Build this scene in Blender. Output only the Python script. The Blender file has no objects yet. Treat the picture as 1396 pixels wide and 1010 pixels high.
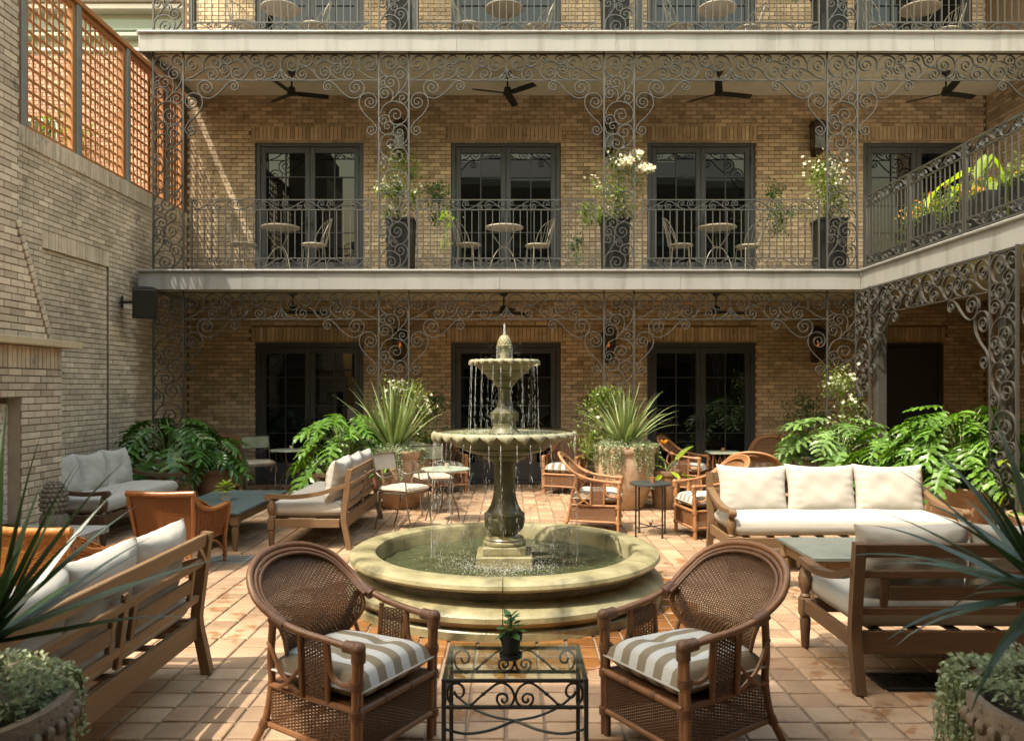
import bpy, math, random
import numpy as np
from mathutils import Vector, Matrix, Euler
R = random.Random(7)
PI = math.pi
sc = bpy.context.scene
COL = sc.collection

# ------------------------------------------------------------------ camera, sky, sun, exposure
cd = bpy.data.cameras.new('camera')
cam = bpy.data.objects.new('camera', cd); COL.objects.link(cam)
cam.location = (0, 0, 1.65); cam.rotation_euler = (PI/2, 0, 0)
cd.sensor_width = 36; cd.lens = 28.11; cd.shift_y = 0.0165; cd.clip_start = .05; cd.clip_end = 400
cd.dof.use_dof = True; cd.dof.focus_distance = 6.2; cd.dof.aperture_fstop = 4.0
sc.camera = cam
SUN = Vector((.42, .40, -1.0)).normalized()
sl = bpy.data.lights.new('sun', 'SUN'); sl.energy = 2.0; sl.angle = math.radians(.55); sl.color = (1, .945, .82)
so = bpy.data.objects.new('sun', sl); COL.objects.link(so)
so.rotation_euler = SUN.to_track_quat('-Z', 'Y').to_euler(); so.location = (-6, -6, 16)
w = bpy.data.worlds.new('World'); sc.world = w; w.use_nodes = True
nt = w.node_tree; nt.nodes.clear()
sky = nt.nodes.new('ShaderNodeTexSky'); sky.sky_type = 'NISHITA'; sky.sun_disc = False
sky.dust_density = 4.0; sky.air_density = 3.2; sky.ozone_density = 0.0; sky.sun_elevation = math.asin(-SUN.z); sky.sun_rotation = math.atan2(-SUN.x, -SUN.y)
bg = nt.nodes.new('ShaderNodeBackground'); bg.inputs['Strength'].default_value = .15
wo = nt.nodes.new('ShaderNodeOutputWorld')
nt.links.new(sky.outputs[0], bg.inputs[0]); nt.links.new(bg.outputs[0], wo.inputs[0])
sc.view_settings.view_transform = 'Standard'; sc.view_settings.look = 'None'
sc.view_settings.exposure = 1.68; sc.view_settings.gamma = 1; sc.view_settings.use_curve_mapping = False
sc.render.engine = 'CYCLES'
sc.cycles.max_bounces = 6; sc.cycles.diffuse_bounces = 4; sc.cycles.glossy_bounces = 3
sc.cycles.transmission_bounces = 4; sc.cycles.transparent_max_bounces = 6
sc.cycles.caustics_reflective = False; sc.cycles.caustics_refractive = False
sc.cycles.use_denoising = True

# ------------------------------------------------------------------ materials
def M(name, c, c2=None, sc_=8.0, rough=.6, bump=0, bsc=60.0, rnd=None, rvar=0.0, metal=0, spec=.5, stretch=None,
      trans=0, ior=1.5, sub=0, coat=0, emit=None, coords='obj', detail=6, c3=None, c3sc=2.0, c3w=(.55, .7), rrough=0):
    """noise-varied principled material. rnd: None | 'obj' | 'attr' gives a per-piece random that blends c..c2 and varies value by rvar"""
    m = bpy.data.materials.new(name); m.use_nodes = True
    t = m.node_tree; N = t.nodes; L = t.links; N.clear()
    out = N.new('ShaderNodeOutputMaterial'); b = N.new('ShaderNodeBsdfPrincipled'); L.new(b.outputs[0], out.inputs[0])
    if coords == 'obj': src = N.new('ShaderNodeTexCoord').outputs['Object']
    else: src = N.new('ShaderNodeNewGeometry').outputs['Position']
    vec = src
    if stretch:
        mp = N.new('ShaderNodeMapping'); mp.inputs['Scale'].default_value = stretch; L.new(src, mp.inputs[0]); vec = mp.outputs[0]
    rs = None
    if rnd == 'obj': rs = N.new('ShaderNodeObjectInfo').outputs['Random']
    elif rnd == 'attr':
        a = N.new('ShaderNodeAttribute'); a.attribute_name = 'rnd'; rs = a.outputs['Fac']
    elif rnd == 'both':
        a = N.new('ShaderNodeAttribute'); a.attribute_name = 'rnd'; o = N.new('ShaderNodeObjectInfo')
        ad = N.new('ShaderNodeMath'); ad.operation = 'ADD'; L.new(a.outputs['Fac'], ad.inputs[0]); L.new(o.outputs['Random'], ad.inputs[1])
        fr = N.new('ShaderNodeMath'); fr.operation = 'FRACT'; L.new(ad.outputs[0], fr.inputs[0]); rs = fr.outputs[0]
    col = None
    rgb = N.new('ShaderNodeRGB'); rgb.outputs[0].default_value = (*c, 1); col = rgb.outputs[0]
    noise = None
    if c2 is not None or bump:
        noise = N.new('ShaderNodeTexNoise'); noise.inputs['Scale'].default_value = sc_; noise.inputs['Detail'].default_value = detail
        noise.inputs['Roughness'].default_value = .65; L.new(vec, noise.inputs['Vector'])
    if c2 is not None:
        fac = noise.outputs['Fac']
        r = N.new('ShaderNodeMapRange'); r.inputs[1].default_value = .33; r.inputs[2].default_value = .67; L.new(fac, r.inputs[0]); fac = r.outputs[0]
        if rs is not None:
            ad = N.new('ShaderNodeMath'); ad.operation = 'MULTIPLY_ADD'; ad.inputs[1].default_value = .45; L.new(fac, ad.inputs[0])
            m2 = N.new('ShaderNodeMath'); m2.operation = 'MULTIPLY'; m2.inputs[1].default_value = .6; L.new(rs, m2.inputs[0]); L.new(m2.outputs[0], ad.inputs[2])
            fac = ad.outputs[0]
        mx = N.new('ShaderNodeMix'); mx.data_type = 'RGBA'; mx.clamp_factor = True
        L.new(fac, mx.inputs[0]); L.new(col, mx.inputs[6]); mx.inputs[7].default_value = (*c2, 1); col = mx.outputs[2]
    if c3 is not None:
        n3 = N.new('ShaderNodeTexNoise'); n3.inputs['Scale'].default_value = c3sc; n3.inputs['Detail'].default_value = 5; L.new(vec, n3.inputs['Vector'])
        r3 = N.new('ShaderNodeMapRange'); r3.inputs[1].default_value = c3w[0]; r3.inputs[2].default_value = c3w[1]; L.new(n3.outputs['Fac'], r3.inputs[0])
        mx = N.new('ShaderNodeMix'); mx.data_type = 'RGBA'; L.new(r3.outputs[0], mx.inputs[0]); L.new(col, mx.inputs[6]); mx.inputs[7].default_value = (*c3, 1); col = mx.outputs[2]
    if rs is not None and rvar:
        # second, decorrelated random for value
        q = N.new('ShaderNodeMath'); q.operation = 'MULTIPLY'; q.inputs[1].default_value = 37.7; L.new(rs, q.inputs[0])
        f = N.new('ShaderNodeMath'); f.operation = 'FRACT'; L.new(q.outputs[0], f.inputs[0])
        r = N.new('ShaderNodeMapRange'); r.inputs[3].default_value = 1-rvar; r.inputs[4].default_value = 1+rvar; L.new(f.outputs[0], r.inputs[0])
        h = N.new('ShaderNodeHueSaturation'); L.new(r.outputs[0], h.inputs['Value']); L.new(col, h.inputs['Color']); col = h.outputs[0]
    L.new(col, b.inputs['Base Color'])
    b.inputs['Roughness'].default_value = rough; b.inputs['Metallic'].default_value = metal
    b.inputs['Specular IOR Level'].default_value = spec; b.inputs['IOR'].default_value = ior
    b.inputs['Transmission Weight'].default_value = trans; b.inputs['Coat Weight'].default_value = coat
    if rrough and noise:
        r = N.new('ShaderNodeMapRange'); r.inputs[3].default_value = rough-rrough; r.inputs[4].default_value = rough+rrough
        L.new(noise.outputs['Fac'], r.inputs[0]); L.new(r.outputs[0], b.inputs['Roughness'])
    if sub:
        b.inputs['Subsurface Weight'].default_value = sub; b.inputs['Subsurface Radius'].default_value = (.01, .01, .005)
    if emit:
        b.inputs['Emission Color'].default_value = (*emit[0], 1); b.inputs['Emission Strength'].default_value = emit[1]
    if bump:
        nb = N.new('ShaderNodeTexNoise'); nb.inputs['Scale'].default_value = bsc; nb.inputs['Detail'].default_value = 5; L.new(vec, nb.inputs['Vector'])
        bp = N.new('ShaderNodeBump'); bp.inputs['Strength'].default_value = bump; bp.inputs['Distance'].default_value = .01
        L.new(nb.outputs['Fac'], bp.inputs['Height']); L.new(bp.outputs[0], b.inputs['Normal'])
    return m

def weather(name, lo=.72, hi=1.18, sc_=.7):
    m = MT[name]; t = m.node_tree; N = t.nodes; L = t.links; b = [n for n in N if n.type == 'BSDF_PRINCIPLED'][0]; src = b.inputs['Base Color'].links[0].from_socket
    g = N.new('ShaderNodeNewGeometry'); n = N.new('ShaderNodeTexNoise'); n.inputs['Scale'].default_value = sc_; n.inputs['Detail'].default_value = 7; n.inputs['Roughness'].default_value = .62; L.new(g.outputs['Position'], n.inputs['Vector'])
    r = N.new('ShaderNodeMapRange'); r.inputs[1].default_value = .3; r.inputs[2].default_value = .7; r.inputs[3].default_value = lo; r.inputs[4].default_value = hi; L.new(n.outputs['Fac'], r.inputs[0])
    h = N.new('ShaderNodeHueSaturation'); L.new(r.outputs[0], h.inputs['Value']); L.new(src, h.inputs['Color']); L.new(h.outputs[0], b.inputs['Base Color'])

def leafmat(name, c, c2, tl=.35, rough=.48):
    m = M(name, c, c2, 6, rough, rnd='both', rvar=.38, bump=.15, bsc=30)
    t = m.node_tree; N = t.nodes; L = t.links
    b = [n for n in N if n.type == 'BSDF_PRINCIPLED'][0]; out = [n for n in N if n.type == 'OUTPUT_MATERIAL'][0]
    tr = N.new('ShaderNodeBsdfTranslucent'); mx = N.new('ShaderNodeMixShader'); mx.inputs[0].default_value = tl
    h = N.new('ShaderNodeHueSaturation'); h.inputs['Value'].default_value = 1.6; h.inputs['Saturation'].default_value = 1.15
    src = b.inputs['Base Color'].links[0].from_socket
    L.new(src, h.inputs['Color']); L.new(h.outputs[0], tr.inputs[0]); L.new(b.outputs[0], mx.inputs[1]); L.new(tr.outputs[0], mx.inputs[2]); L.new(mx.outputs[0], out.inputs[0])
    return m

MT = {}
MT['brick'] = M('brick_face', (.41, .292, .178), (.63, .49, .335), 9, .85, .5, 90, rnd='attr', rvar=.25, coords='geo', c3=(.18, .125, .08), c3sc=6, c3w=(.60, .80))
MT['brick_left'] = M('brick_face_skylit', (.50, .38, .27), (.70, .56, .415), 9, .85, .5, 90, rnd='attr', rvar=.17, coords='geo', c3=(.2, .155, .11), c3sc=5, c3w=(.62, .80))  # lighter brick copy: skylight and bounce on the left wall mixed into the colour
MT['brick_red'] = M('brick_red', (.42, .20, .13), (.55, .36, .27), 7, .85, .3, 60, rnd='attr', rvar=.2, coords='geo')
MT['mortar'] = M('mortar', (.135, .085, .048), (.20, .135, .08), 20, .95, .5, 120, coords='geo')
MT['mortar_left'] = M('mortar_pale', (.15, .11, .07), (.22, .165, .11), 20, .95, .5, 120, coords='geo')
MT['stone'] = M('mantel_stone', (.45, .34, .2), (.55, .43, .28), 14, .75, .2, 80)
MT['tilepanel'] = M('ornate_panel', (.62, .54, .44), (.5, .42, .33), 30, .6, .3, 60)
MT['fascia'] = M('painted_fascia', (.255, .245, .228), (.295, .283, .262), 1.6, .45, .12, 3, coords='geo', stretch=(1, 1, .12), c3=(.20, .188, .165), c3sc=7, c3w=(.52, .72))
MT['fasciacap'] = M('fascia_cap', (.38, .365, .335), (.43, .41, .38), 3, .4, coords='geo')
MT['ceiling'] = M('painted_ceiling', (.60, .56, .44), (.65, .61, .49), 3, .6, coords='geo')
MT['iron'] = M('painted_iron', (.046, .043, .037), (.068, .064, .056), 30, .38, .1, 200, coords='geo', spec=.6)
MT['black'] = M('black_iron', (.012, .012, .011), (.02, .019, .017), 30, .4, .1, 200)
MT['fanblack'] = M('fan_black', (.01, .009, .008), rough=.45)
MT['frame'] = M('door_paint', (.045, .047, .050), (.058, .06, .063), 4, .4, coords='geo')
MT['framedk'] = M('door_paint_dark', (.018, .019, .018), (.024, .025, .024), 4, .45, coords='geo')
MT['pane'] = M('window_glass', (.004, .006, .006), rough=.015, spec=.5, ior=1.5)
MT['lath'] = M('lattice_wood', (.30, .115, .03), (.42, .18, .055), 10, .6, .2, 60, rnd='obj', rvar=.15, coords='geo')
MT['steel'] = M('grey_steel', (.2, .19, .17), (.24, .23, .21), 6, .5, coords='geo')
MT['green'] = M('green_render', (.40, .44, .35), (.44, .48, .39), 3, .8, .1, 40, coords='geo')
MT['greend'] = M('green_trim', (.20, .24, .19), rough=.7)
MT['white'] = M('white_paint', (.75, .73, .68), rough=.6)
MT['grout'] = M('grout', (.185, .125, .08), (.265, .19, .13), 20, .9, .5, 80, coords='geo')
def grainwood(n, c, c2, ax):
    s = [14, 14, 14]; s[ax] = 1.2
    return M(n, c, c2, 4, .55, .35, 12, stretch=tuple(s), detail=8, rnd='obj', rvar=.12)
for n, c, c2 in (('teak', (.12, .066, .029), (.22, .13, .062)), ('teakshade', (.075, .038, .017), (.145, .078, .036)), ('teakdk', (.055, .028, .013), (.105, .055, .026))):  # middle tone carries the right foreground sofa's shade in its colour
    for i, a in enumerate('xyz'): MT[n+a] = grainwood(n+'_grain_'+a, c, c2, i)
MT['cream'] = M('cream_canvas', (.425, .395, .348), (.455, .425, .378), 5, .9, .2, 14, spec=.2, rnd='obj', rvar=.02)
MT['linen'] = M('linen', (.40, .35, .285), (.46, .405, .335), 6, .9, .3, 12, spec=.2)
MT['rattan'] = M('rattan_brown', (.15, .064, .026), (.25, .115, .05), 25, .38, .2, 60, spec=.5, rnd='obj', rvar=.15)
MT['weave'] = M('weave_brown', (.098, .043, .018), (.18, .083, .036), 90, .45, spec=.5)
MT['bind'] = M('leather_binding', (.115, .05, .023), (.175, .08, .038), 60, .5, .2, 120)
MT['rattan2'] = M('rattan_honey', (.27, .115, .045), (.40, .195, .085), 25, .38, .2, 60, spec=.5, rnd='obj', rvar=.12)
MT['weave2'] = M('weave_honey', (.19, .085, .033), (.28, .13, .055), 90, .45, spec=.5)
MT['rattan3'] = M('rattan_orange', (.19, .064, .017), (.30, .115, .034), 25, .3, .2, 60, spec=.6)
MT['weave3'] = M('weave_orange', (.175, .055, .014), (.28, .105, .03), 70, .35, spec=.6)
MT['weave4'] = M('weave_golden', (.30, .10, .018), (.50, .22, .055), 40, .4, .6, 40, spec=.5)
MT['slate'] = M('blue_slate', (.07, .10, .105), (.105, .138, .14), 7, .35, .1, 60)
MT['slatedk'] = M('dark_slate', (.03, .034, .033), (.05, .054, .052), 7, .4)
MT['greystone'] = M('grey_stone_top', (.085, .098, .086), (.125, .138, .122), 6, .45, .1, 60)
MT['sagemetal'] = M('sage_metal', (.28, .32, .245), (.33, .365, .29), 10, .4)
MT['wire'] = M('cream_wire', (.25, .235, .18), (.20, .17, .11), 40, .45)
MT['wireb'] = M('bronze_wire', (.10, .085, .062), (.16, .138, .105), 30, .4, metal=.3)
MT['seatdisc'] = M('seat_disc', (.36, .31, .235), (.28, .225, .15), 12, .6)
MT['metalback'] = M('worn_metal', (.16, .17, .12), (.30, .30, .2), 5, .3, metal=.6)
MT['greenmetal'] = M('green_metal', (.03, .06, .045), rough=.35)
MT['terra'] = M('terracotta', (.34, .19, .105), (.45, .28, .17), 6, .8, .3, 50, c3=(.22, .15, .10), c3sc=4)
MT['terrad'] = M('terracotta_dark', (.16, .085, .045), (.23, .13, .075), 6, .7, .3, 50, c3=(.10, .07, .045), c3sc=4)
MT['terraw'] = M('terracotta_buff', (.40, .27, .17), (.50, .35, .235), 5, .85, .3, 40, c3=(.27, .18, .115), c3sc=3)
MT['terrar'] = M('terracotta_rough', (.16, .115, .075), (.24, .175, .12), 8, .9, .6, 70, c3=(.05, .038, .028), c3sc=60, c3w=(.62, .66))
MT['planter'] = M('dark_planter', (.008, .008, .0075), (.014, .0135, .012), 6, .5)
MT['soil'] = M('soil', (.03, .02, .012), (.06, .04, .025), 40, 1, .8, 60)
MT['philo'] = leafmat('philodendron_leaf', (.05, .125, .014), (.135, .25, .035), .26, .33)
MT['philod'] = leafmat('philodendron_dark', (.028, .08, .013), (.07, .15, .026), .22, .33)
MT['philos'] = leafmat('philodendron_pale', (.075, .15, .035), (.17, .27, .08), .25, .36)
MT['lime'] = leafmat('lime_leaf', (.22, .34, .02), (.36, .48, .05), .5)
MT['yucca'] = leafmat('yucca_blade', (.13, .185, .055), (.26, .30, .12), .2)
MT['dracaena'] = leafmat('dracaena_blade', (.014, .028, .010), (.036, .062, .02), .2, .35)
MT['silver'] = leafmat('silver_leaf', (.24, .28, .15), (.38, .41, .26), .3, .7)
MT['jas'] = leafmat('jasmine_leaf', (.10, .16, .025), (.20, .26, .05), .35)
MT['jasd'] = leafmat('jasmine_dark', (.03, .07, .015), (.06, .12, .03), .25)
MT['flower'] = leafmat('white_flower', (.72, .66, .48), (.8, .76, .62), .3)
MT['orangeflower'] = leafmat('orange_flower', (.8, .3, .03), (.85, .5, .05), .4)
MT['stem'] = M('stem', (.09, .13, .03), (.15, .17, .05), 10, .6)
MT['lantern'] = M('lantern_metal', (.035, .02, .012), (.06, .035, .02), 20, .5, metal=.5)
MT['lanternglass'] = M('lantern_glass', (.25, .2, .14), rough=.1, trans=.7)
MT['flame'] = M('flame', (1, .35, .05), rough=.5, emit=((1, .28, .04), 1.3))
MT['speaker'] = M('speaker_black', (.006, .006, .006), rough=.55)
MT['potblack'] = M('pot_black', (.015, .015, .014), rough=.5, bump=.1)
MT['potstone'] = M('pot_stone', (.33, .31, .27), (.42, .40, .36), 20, .85, .4, 60)
MT['finial'] = M('finial_stone', (.10, .085, .06), (.17, .145, .11), 20, .8, .4, 60)
MT['candle'] = M('candle_cup', (.5, .42, .3), rough=.4)
MT['clay'] = M('clay_cup', (.3, .13, .06), rough=.7)
MT['grate'] = M('iron_grate', (.02, .02, .018), rough=.5, metal=.4)
MT['tassel'] = M('tassel', (.3, .1, .05), rough=.9)
MT['roof'] = M('roof_slab', (.3, .28, .25), rough=.8)

# glass table top: clear with a faint green edge
MT['tableglass'] = M('table_glass', (.86, .95, .90), rough=.01, trans=1, ior=1.45)
_m = MT['tableglass']; _t = _m.node_tree     # let light through so that the floor under it is lit
_b = [n for n in _t.nodes if n.type == 'BSDF_PRINCIPLED'][0]; _o = [n for n in _t.nodes if n.type == 'OUTPUT_MATERIAL'][0]
_gl = _t.nodes.new('ShaderNodeBsdfGlossy'); _gl.inputs['Roughness'].default_value = .02
_tr = _t.nodes.new('ShaderNodeBsdfTransparent'); _tr.inputs[0].default_value = (.82, .90, .85, 1)
_lw = _t.nodes.new('ShaderNodeLayerWeight'); _lw.inputs[0].default_value = .5; _pw = _t.nodes.new('ShaderNodeMath'); _pw.operation = 'POWER'; _pw.inputs[1].default_value = 3.5; _t.links.new(_lw.outputs['Facing'], _pw.inputs[0]); _fr = _t.nodes.new('ShaderNodeMath'); _fr.operation = 'MULTIPLY_ADD'; _fr.inputs[1].default_value = .5; _fr.inputs[2].default_value = .045; _t.links.new(_pw.outputs[0], _fr.inputs[0])
_mx = _t.nodes.new('ShaderNodeMixShader')
_t.links.new(_fr.outputs[0], _mx.inputs[0]); _t.links.new(_tr.outputs[0], _mx.inputs[1]); _t.links.new(_gl.outputs[0], _mx.inputs[2]); _t.links.new(_mx.outputs[0], _o.inputs[0])

def stripes(name, a, b_, n):
    m = M(name, a, rough=.9, bump=.25, bsc=25, spec=.2); t = m.node_tree; N = t.nodes; L = t.links
    b = [x for x in N if x.type == 'BSDF_PRINCIPLED'][0]
    tc = N.new('ShaderNodeTexCoord'); sx = N.new('ShaderNodeSeparateXYZ'); L.new(tc.outputs['Object'], sx.inputs[0])
    mu = N.new('ShaderNodeMath'); mu.operation = 'MULTIPLY'; mu.inputs[1].default_value = n; L.new(sx.outputs[0], mu.inputs[0])
    ad = N.new('ShaderNodeMath'); ad.operation = 'ADD'; ad.inputs[1].default_value = 100.25; L.new(mu.outputs[0], ad.inputs[0])
    fr = N.new('ShaderNodeMath'); fr.operation = 'FRACT'; L.new(ad.outputs[0], fr.inputs[0])
    gt = N.new('ShaderNodeMath'); gt.operation = 'GREATER_THAN'; gt.inputs[1].default_value = .5; L.new(fr.outputs[0], gt.inputs[0])
    mx = N.new('ShaderNodeMix'); mx.data_type = 'RGBA'; L.new(gt.outputs[0], mx.inputs[0]); mx.inputs[6].default_value = (*a, 1); mx.inputs[7].default_value = (*b_, 1)
    L.new(mx.outputs[2], b.inputs['Base Color']); return m
MT['stripe'] = stripes('striped_canvas', (.235, .19, .13), (.50, .49, .465), 9.0)

# terracotta floor tiles: per-piece tone, dry pale film, wet stains near the fountain and along some joints
def tilemat():
    m = M('terracotta_tile', (.275, .165, .092), (.43, .292, .182), 3.5, .62, .35, 40, rnd='attr', rvar=.20, coords='geo')
    t = m.node_tree; N = t.nodes; L = t.links; b = [x for x in N if x.type == 'BSDF_PRINCIPLED'][0]
    src = b.inputs['Base Color'].links[0].from_socket
    g = N.new('ShaderNodeNewGeometry'); sp = N.new('ShaderNodeVectorMath'); sp.operation = 'DISTANCE'; L.new(g.outputs['Position'], sp.inputs[0]); sp.inputs[1].default_value = (-.06, 6.25, 0)
    nz = N.new('ShaderNodeTexNoise'); nz.inputs['Scale'].default_value = 2.3; nz.inputs['Detail'].default_value = 6; nz.inputs['Roughness'].default_value = .6; nz.inputs['Distortion'].default_value = .6; L.new(g.outputs['Position'], nz.inputs['Vector'])
    # ring wetness: near the fountain's foot
    mr = N.new('ShaderNodeMapRange'); mr.inputs[1].default_value = 1.25; mr.inputs[2].default_value = 2.0; mr.inputs[3].default_value = .30; mr.inputs[4].default_value = -.10; L.new(sp.outputs['Value'], mr.inputs[0])
    ad = N.new('ShaderNodeMath'); ad.operation = 'ADD'; L.new(nz.outputs['Fac'], ad.inputs[0]); L.new(mr.outputs[0], ad.inputs[1])
    rp = N.new('ShaderNodeMapRange'); rp.inputs[1].default_value = .595; rp.inputs[2].default_value = .625; L.new(ad.outputs[0], rp.inputs[0])
    # stains that cling to joints further out
    at = N.new('ShaderNodeAttribute'); at.attribute_name = 'edge'
    n2 = N.new('ShaderNodeTexNoise'); n2.inputs['Scale'].default_value = 1.15; n2.inputs['Detail'].default_value = 7; n2.inputs['Roughness'].default_value = .68; L.new(g.outputs['Position'], n2.inputs['Vector'])
    r2 = N.new('ShaderNodeMapRange'); r2.inputs[1].default_value = .525; r2.inputs[2].default_value = .565; L.new(n2.outputs['Fac'], r2.inputs[0])
    n3 = N.new('ShaderNodeTexNoise'); n3.inputs['Scale'].default_value = 9; n3.inputs['Detail'].default_value = 5; L.new(g.outputs['Position'], n3.inputs['Vector'])
    r3 = N.new('ShaderNodeMapRange'); r3.inputs[1].default_value = .50; r3.inputs[2].default_value = .55; L.new(n3.outputs['Fac'], r3.inputs[0])
    mm0 = N.new('ShaderNodeMath'); mm0.operation = 'MULTIPLY'; L.new(r2.outputs[0], mm0.inputs[0]); L.new(r3.outputs[0], mm0.inputs[1]); mm = N.new('ShaderNodeMath'); mm.operation = 'MULTIPLY'; mm.inputs[1].default_value = .62; L.new(mm0.outputs[0], mm.inputs[0])
    mxm = N.new('ShaderNodeMath'); mxm.operation = 'MAXIMUM'; L.new(rp.outputs[0], mxm.inputs[0]); L.new(mm.outputs[0], mxm.inputs[1])
    h = N.new('ShaderNodeHueSaturation'); h.inputs['Saturation'].default_value = 1.25; h.inputs['Value'].default_value = .62; L.new(src, h.inputs['Color'])
    tint = N.new('ShaderNodeMix'); tint.data_type = 'RGBA'; tint.blend_type = 'MULTIPLY'; tint.inputs[0].default_value = 1; L.new(h.outputs[0], tint.inputs[6]); tint.inputs[7].default_value = (1.0, .74, .52, 1)
    mx = N.new('ShaderNodeMix'); mx.data_type = 'RGBA'; L.new(mxm.outputs[0], mx.inputs[0]); L.new(src, mx.inputs[6]); L.new(tint.outputs[2], mx.inputs[7]); L.new(mx.outputs[2], b.inputs['Base Color'])
    rr = N.new('ShaderNodeMapRange'); rr.inputs[3].default_value = .62; rr.inputs[4].default_value = .18; L.new(mxm.outputs[0], rr.inputs[0]); L.new(rr.outputs[0], b.inputs['Roughness'])
    return m
MT['tile'] = tilemat()
for _n in ('brick', 'brick_left', 'mortar', 'mortar_left', 'tile'): weather(_n)
weather('tile', .85, 1.12, 2.5)

def stonemat():
    m = M('fountain_stone', (.225, .195, .10), (.345, .305, .175), 5, .36, .3, 45, coords='geo', c3=(.065, .06, .032), c3sc=3.6, c3w=(.49, .69), rrough=.2)
    return m
MT['fount'] = stonemat()
MT['fountm'] = M('fountain_bowl_stone', (.12, .108, .058), (.215, .195, .115), 5, .5, .3, 45, coords='geo', c3=(.06, .057, .03), c3sc=4.5, c3w=(.5, .7))
MT['fountl'] = M('fountain_rim_stone', (.22, .205, .125), (.33, .31, .20), 8, .55, .3, 60, coords='geo')
MT['fountd'] = M('fountain_wet_stone', (.075, .07, .038), (.165, .15, .085), 6, .42, .35, 40, coords='geo', c3=(.045, .045, .024), c3sc=5, c3w=(.5, .7))
def watermat(name, base, bs, st):
    m = M(name, base, rough=.04, spec=.6, ior=1.33); t = m.node_tree; N = t.nodes; L = t.links; b = [x for x in N if x.type == 'BSDF_PRINCIPLED'][0]
    g = N.new('ShaderNodeNewGeometry'); n = N.new('ShaderNodeTexNoise'); n.inputs['Scale'].default_value = bs; n.inputs['Detail'].default_value = 3; n.inputs['Distortion'].default_value = .8; L.new(g.outputs['Position'], n.inputs['Vector'])
    bp = N.new('ShaderNodeBump'); bp.inputs['Strength'].default_value = st; bp.inputs['Distance'].default_value = .02; L.new(n.outputs['Fac'], bp.inputs['Height']); L.new(bp.outputs[0], b.inputs['Normal'])
    mx = N.new('ShaderNodeMix'); mx.data_type = 'RGBA'; mr = N.new('ShaderNodeMapRange'); mr.inputs[1].default_value = .35; mr.inputs[2].default_value = .7; L.new(n.outputs['Fac'], mr.inputs[0])
    L.new(mr.outputs[0], mx.inputs[0]); mx.inputs[6].default_value = (*base, 1); mx.inputs[7].default_value = tuple(c*1.7 for c in base)+(1,); L.new(mx.outputs[2], b.inputs['Base Color'])
    return m
MT['water'] = watermat('pool_water', (.04, .046, .022), 12, .38)
MT['bowlwater'] = watermat('bowl_water', (.16, .17, .085), 26, .5)
MT['drops'] = M('falling_water', (.95, .96, .95), rough=.08, trans=.55, ior=1.33, spec=.8)
MT['foam'] = M('foam', (.9, .91, .87), rough=.3, trans=.3, ior=1.2)

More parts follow.
